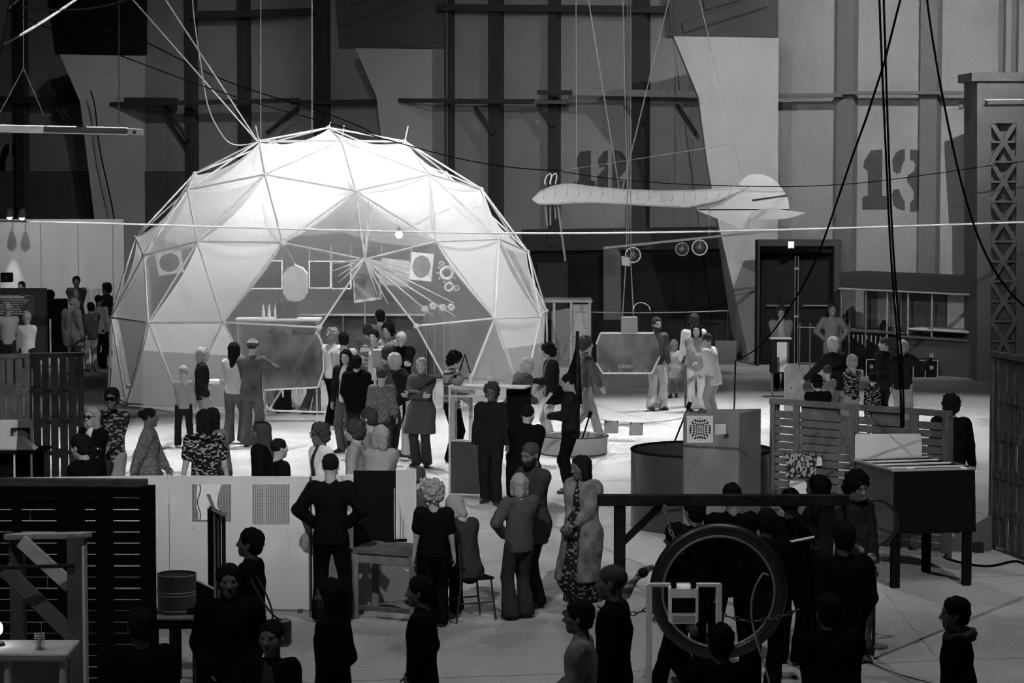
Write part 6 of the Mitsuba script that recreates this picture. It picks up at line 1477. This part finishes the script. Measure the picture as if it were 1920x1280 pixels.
person('man in a white shirt with his back turned, behind the poncho woman', 1301, top=587, H=1.78, face=5, hair=('full', 'hair_brown'), coat=('shirt', 'cloth_white'), legs=('trousers', 'cloth_mid'), arms=('hang', 'hang'), eyes=False)
person('woman in a grey poncho and white flared trousers', 1305, foot=770, H=1.64, face=175, sex='f', hair=('long', 'hair_black'), coat=('poncho', 'cloth_grey'), legs=('flared', 'cloth_white'), arms=('low', 'low'))
person('man in a pale jacket stooping left beside the poncho woman', 1338, foot=792, H=1.62, face=60, hair=('short', 'hair_brown'), coat=('long', 'cloth_pale', .74), legs=('trousers', 'cloth_grey'), arms=('low', 'low'), lean=12, eyes=False)
person('visitor in an open grey jacket standing behind the small lectern', 1465, top=572, H=1.72, face=175, hair=('curly', 'hair_brown'), coat=('jacket', 'cloth_grey'), inner=('shirt', 'cloth_pale'), arms=('front', 'front'))
person('man in a work shirt with hands on hips before the dark doors', 1561, top=567, H=1.76, face=180, hair=('full', 'hair_brown'), coat=('shirt', 'cloth_grey'), legs=('trousers', 'denim_pale'), arms=('hips', 'hips'))
person('man in a dark jacket stretching his arm out over the plywood chair', 1561, top=630, H=1.74, face=35, hair=('full', 'hair_grey'), coat=('jacket', 'cloth_charcoal'), legs=('trousers', 'denim_pale'), arms=((.42, .38, -.30), 'low'), lean=14, eyes=False)
person('boy in a patterned shirt beside the man with the outstretched arm', 1597, top=664, H=1.42, face=30, hair=('full', 'hair_fair'), coat=('shirt', 'print_scale'), legs=('trousers', 'cloth_grey'), arms=('low', 'low'), eyes=False)
person('small child in a patterned dress at the dark-jacketed boy', 1636, top=697, H=1.06, face=-10, sex='f', hair=('full', 'hair_black'), coat=('dress', 'print_scale', .4), legs=None, arms=('hang', 'hang'), eyes=False)
person('boy in a dark jacket looking left above the grey slatted screen', 1658, top=631, H=1.60, face=40, hair=('short', 'hair_brown'), coat=('long', 'cloth_charcoal', .74), legs=('trousers', 'cloth_charcoal'), arms=('pocket', 'low'), head=(35, 0), eyes=False)
person('woman in a dark jacket holding an arm out beside the boy in the dark jacket', 1694, top=635, H=1.62, face=-20, sex='f', hair=('bob', 'hair_fair'), coat=('jacket', 'cloth_charcoal'), legs=('trousers', 'denim_pale'), arms=('hang', 'out'), eyes=False)
person('visitor in a dark brimmed hat stooping behind the grey slatted screen', 1531, top=700, H=1.55, face=20, hair=('hat', 'cloth_black', 'hair_black'), coat=('jacket', 'cloth_black'), arms=('low', 'low'), lean=15, eyes=False)
person('child in a fur jacket between the dark hat and the outstretched arm', 1551, top=683, H=1.28, face=10, hair=('short', 'hair_brown'), coat=('jacket', 'fur'), arms=('low', 'low'), eyes=False)
person('man in a long black jacket walking away at the end of the grey slatted screen', 1784, top=736, H=1.76, face=-12, hair=('curly', 'hair_black'), coat=('long', 'cloth_black'), legs=('trousers', 'cloth_black'), arms=('hang', 'side'), eyes=False)
# ---- middle distance
person('man in a long black coat at the back of the black display box', 990, top=757, H=1.66, face=-25, hair=('short', 'hair_black'), coat=('overcoat', 'cloth_black', .36), legs=('trousers', 'cloth_black'), arms=('front', 'low'), lean=10, eyes=False)
person('man in a dark jacket walking towards the camera before the display case', 922, foot=944, H=1.67, face=168, hair=('curly', 'hair_brown'), coat=('jacket', 'cloth_charcoal'), legs=('trousers', 'cloth_charcoal'), arms=('hang', 'hang'), stance=((0, .10), (.02, -.12)), skin='skin_dark')
person('man in a dark coat standing close behind the youth with hand in pocket', 1000, foot=1136, H=1.76, face=125, hair=('short', 'hair_brown'), coat=('long', 'cloth_dark', .70), legs=('trousers', 'cloth_charcoal'), arms=('low', 'pocket'), beard='hair_black', skin='skin_dark', head=(10, 12))
person('youth in a grey jacket and flared jeans with a hand in the pocket', 974, foot=1160, H=1.52, face=25, hair=('bob', 'hair_fair'), coat=('jacket', 'cloth_slate'), legs=('flared', 'cloth_dark'), arms=('hips', 'low'), stance=((-.02, .0), (.02, .06)), head=(-25, 8), eyes=False)
person('woman in an open fur coat over a long printed dress', 1093, foot=1152, H=1.68, face=140, sex='f', hair=('bob', 'hair_black'), coat=('overcoat', 'fur', .40), inner=('gown', 'print_dark'), legs=None, arms=('low', 'low'), skin='skin_dark', head=(-20, 8))
person('man in a black suit seen from behind with hands in his pockets', 621, foot=1166, H=1.74, face=-4, hair=('short', 'hair_black'), coat=('jacket', 'cloth_black'), legs=('trousers', 'cloth_black'), arms=('hips', 'hips'), stance=((-.03, 0), (.05, .03)), eyes=False)
person('boy in a black T-shirt with his back turned, beside the metal chair', 814, foot=1174, H=1.46, face=2, hair=('curly', 'hair_fair'), coat=('tshirt', 'cloth_black'), legs=('trousers', 'cloth_black'), arms=('hang', 'hang'), eyes=False)
person('child peeping from behind the white display board', 786, top=876, H=1.22, face=-70, hair=('full', 'hair_brown'), coat=('shirt', 'cloth_slate'), legs=('trousers', 'cloth_black'), arms=('front', 'front'))
# ---- dark figures nearest the camera
bag_owner = person('woman in a black sweater in profile before the wide white board', 468, top=988, H=1.66, face=82, sex='f', hair=('full', 'hair_black'), coat=('sweater', 'cloth_black'), legs=('trousers', 'cloth_black'), arms=('low', 'low'), head=(0, -6), skin='skin_dark')
person('bulky visitor in a big black coat left of the boards', 428, top=1056, H=1.70, face=-170, hair=('full', 'hair_black'), coat=('overcoat', 'cloth_black', .45), legs=('trousers', 'cloth_black'), arms=('pocket', 'pocket'), skin='skin_dark')
person('boy in a black anorak facing the camera at the bottom edge', 508, top=1160, H=1.46, face=165, hair=('short', 'hair_black'), coat=('jacket', 'cloth_black'), inner=('shirt', 'cloth_dark'), arms=('hang', 'hang'), skin='skin_dark')
person('visitor in a long black coat in profile below the man in the black suit', 618, top=1080, H=1.70, face=78, sex='f', hair=('long', 'hair_black'), coat=('long', 'cloth_black'), arms=('pocket', 'pocket'), skin='skin_dark')
person('boy in a black jacket in profile at the bottom, before the metal chair', 786, top=1078, H=1.58, face=85, hair=('full', 'hair_black'), coat=('jacket', 'cloth_black'), arms=('pocket', 'pocket'), skin='skin_dark')
person('woman in a speckled grey sweater in profile at the bottom edge', 1084, top=1122, H=1.62, face=84, sex='f', hair=('full', 'hair_black'), coat=('sweater', 'fur'), arms=('low', 'low'), skin='skin_dark')
person('man in a black suit in profile behind the woman in the speckled sweater', 1146, top=1056, H=1.76, face=78, hair=('short', 'hair_brown'), coat=('long', 'cloth_black'), inner=None, arms=('hang', 'hang'), skin='skin_dark')
person('black silhouette of a visitor before the dark slatted screen', 262, top=1136, H=1.68, face=20, hair=('full', 'hair_black'), coat=('long', 'cloth_black'), arms=('pocket', 'pocket'), skin='skin_dark', eyes=False)
person('black silhouette of a visitor below the big ring', 1350, top=1166, H=1.66, face=10, hair=('full', 'hair_black'), coat=('long', 'cloth_black'), arms=('front', 'front'), skin='skin_dark', eyes=False)
person('broad visitor in a black coat stooping right of the big ring', 1552, top=1112, H=1.70, face=15, hair=('full', 'hair_black'), coat=('coat', 'cloth_black'), arms=('front', 'low'), lean=16, skin='skin_dark', eyes=False)
person('man in a leather jacket and white shoes leaning by the ring lens', 1606, top=880, H=1.78, face=-150, hair=('curly', 'hair_black'), coat=('jacket', 'leather'), legs=('flared', 'denim'), shoes='leather_pale', arms=('hang', 'low'), stance=((.0, .0), (-.08, .22)), head=(10, 18), skin='skin')
person('man in black standing behind the big ring under the beam', 1372, top=902, H=1.76, face=8, hair=('short', 'hair_black'), coat=('long', 'cloth_black'), legs=('trousers', 'cloth_black'), arms=('front', 'front'), stance=((-.05, 0), (.08, .05)), eyes=False)
person('visitor in black in the shade of the beam, left of the man behind the ring', 1302, top=930, H=1.70, face=30, hair=('full', 'hair_black'), coat=('long', 'cloth_black'), legs=('trousers', 'cloth_black'), arms=('front', 'hang'), eyes=False)
person('visitor in black striding left behind the big ring', 1268, top=978, H=1.62, face=70, hair=('curly', 'hair_black'), coat=('jacket', 'cloth_black'), legs=('trousers', 'cloth_black'), arms=('back', 'swing'), stance=((0, -.28, .05), (0, .26)), skin='skin_dark')
person('visitor in a charcoal jacket whose head shows above the right end of the beam', 1533, top=887, H=1.72, face=60, hair=('bob', 'hair_black'), coat=('jacket', 'cloth_charcoal'), legs=('trousers', 'cloth_black'), arms=('cross', 'cross'), eyes=False, skin='skin_dark')
person('visitor in black with arms folded under the right end of the beam', 1484, top=914, H=1.66, face=-30, hair=('full', 'hair_black'), coat=('jacket', 'cloth_black'), legs=('trousers', 'cloth_black'), arms=('cross', 'low'), eyes=False, skin='skin_dark')
person('man in a black jacket with a bright shoulder edge behind the frame post', 1582, top=976, H=1.74, face=5, hair=('full', 'hair_black'), coat=('jacket', 'cloth_black'), legs=('trousers', 'cloth_black'), arms=('pocket', 'pocket'), eyes=False, skin='skin_dark')
person('visitor in black stooping at the right side of the big ring', 1440, top=952, H=1.66, face=-20, hair=('full', 'hair_black'), coat=('long', 'cloth_black'), legs=('trousers', 'cloth_black'), arms=('low', 'low'), lean=14, eyes=False, skin='skin_dark')
furred = person('boy in a fur-collared black anorak in profile at the lower right', 1790, top=1117, H=1.60, face=88, hair=('full', 'hair_black'), coat=('jacket', 'cloth_black'), arms=('pocket', 'pocket'), skin='skin_dark')
key, world, J = furred
ring_ = [J['neck'] + J['X'] * .115 * math.cos(t) + J['F'] * (.085 * math.sin(t) - .03) + V3(0, 0, .0 - .02 * math.sin(t)) for t in np.linspace(0, 2 * math.pi, 15)]
fc = surface([cone(a, b, .043, .043, .02) for a, b in zip(ring_[:-1], ring_[1:])], .014, (), lambda X: .022 * (meshkit.fbm(X * 45, 2, 5) - .5) * 2)
fc.vertices = world(fc.vertices)
part(key, 'fur_collar', fc, 'hair_brown', True, 'fur collar')
key, world, J = bag_owner
k = thing('shoulder_bag', 'black shoulder bag hanging behind the woman in the black sweater', 'bag')
p = world(J['shL'] + V3(-.02, -.30, -.55))
part(k, 'body', rbox(p, (.20, .10, .24), .03, .3), 'leather'); part(k, 'flap', rbox(p + [0, -.03, .06], (.21, .07, .12), .02, .3), 'leather')
part(k, 'strap', tube(spline([p + [-.06, 0, .11], world(J['shL'] + V3(-.02, -.20, -.25)), world(J['shL'] + V3(0, 0, .06)), world(J['shL'] + V3(-.09, -.16, -.25)), p + [.07, 0, .11]], 24), .009, 6), 'leather')
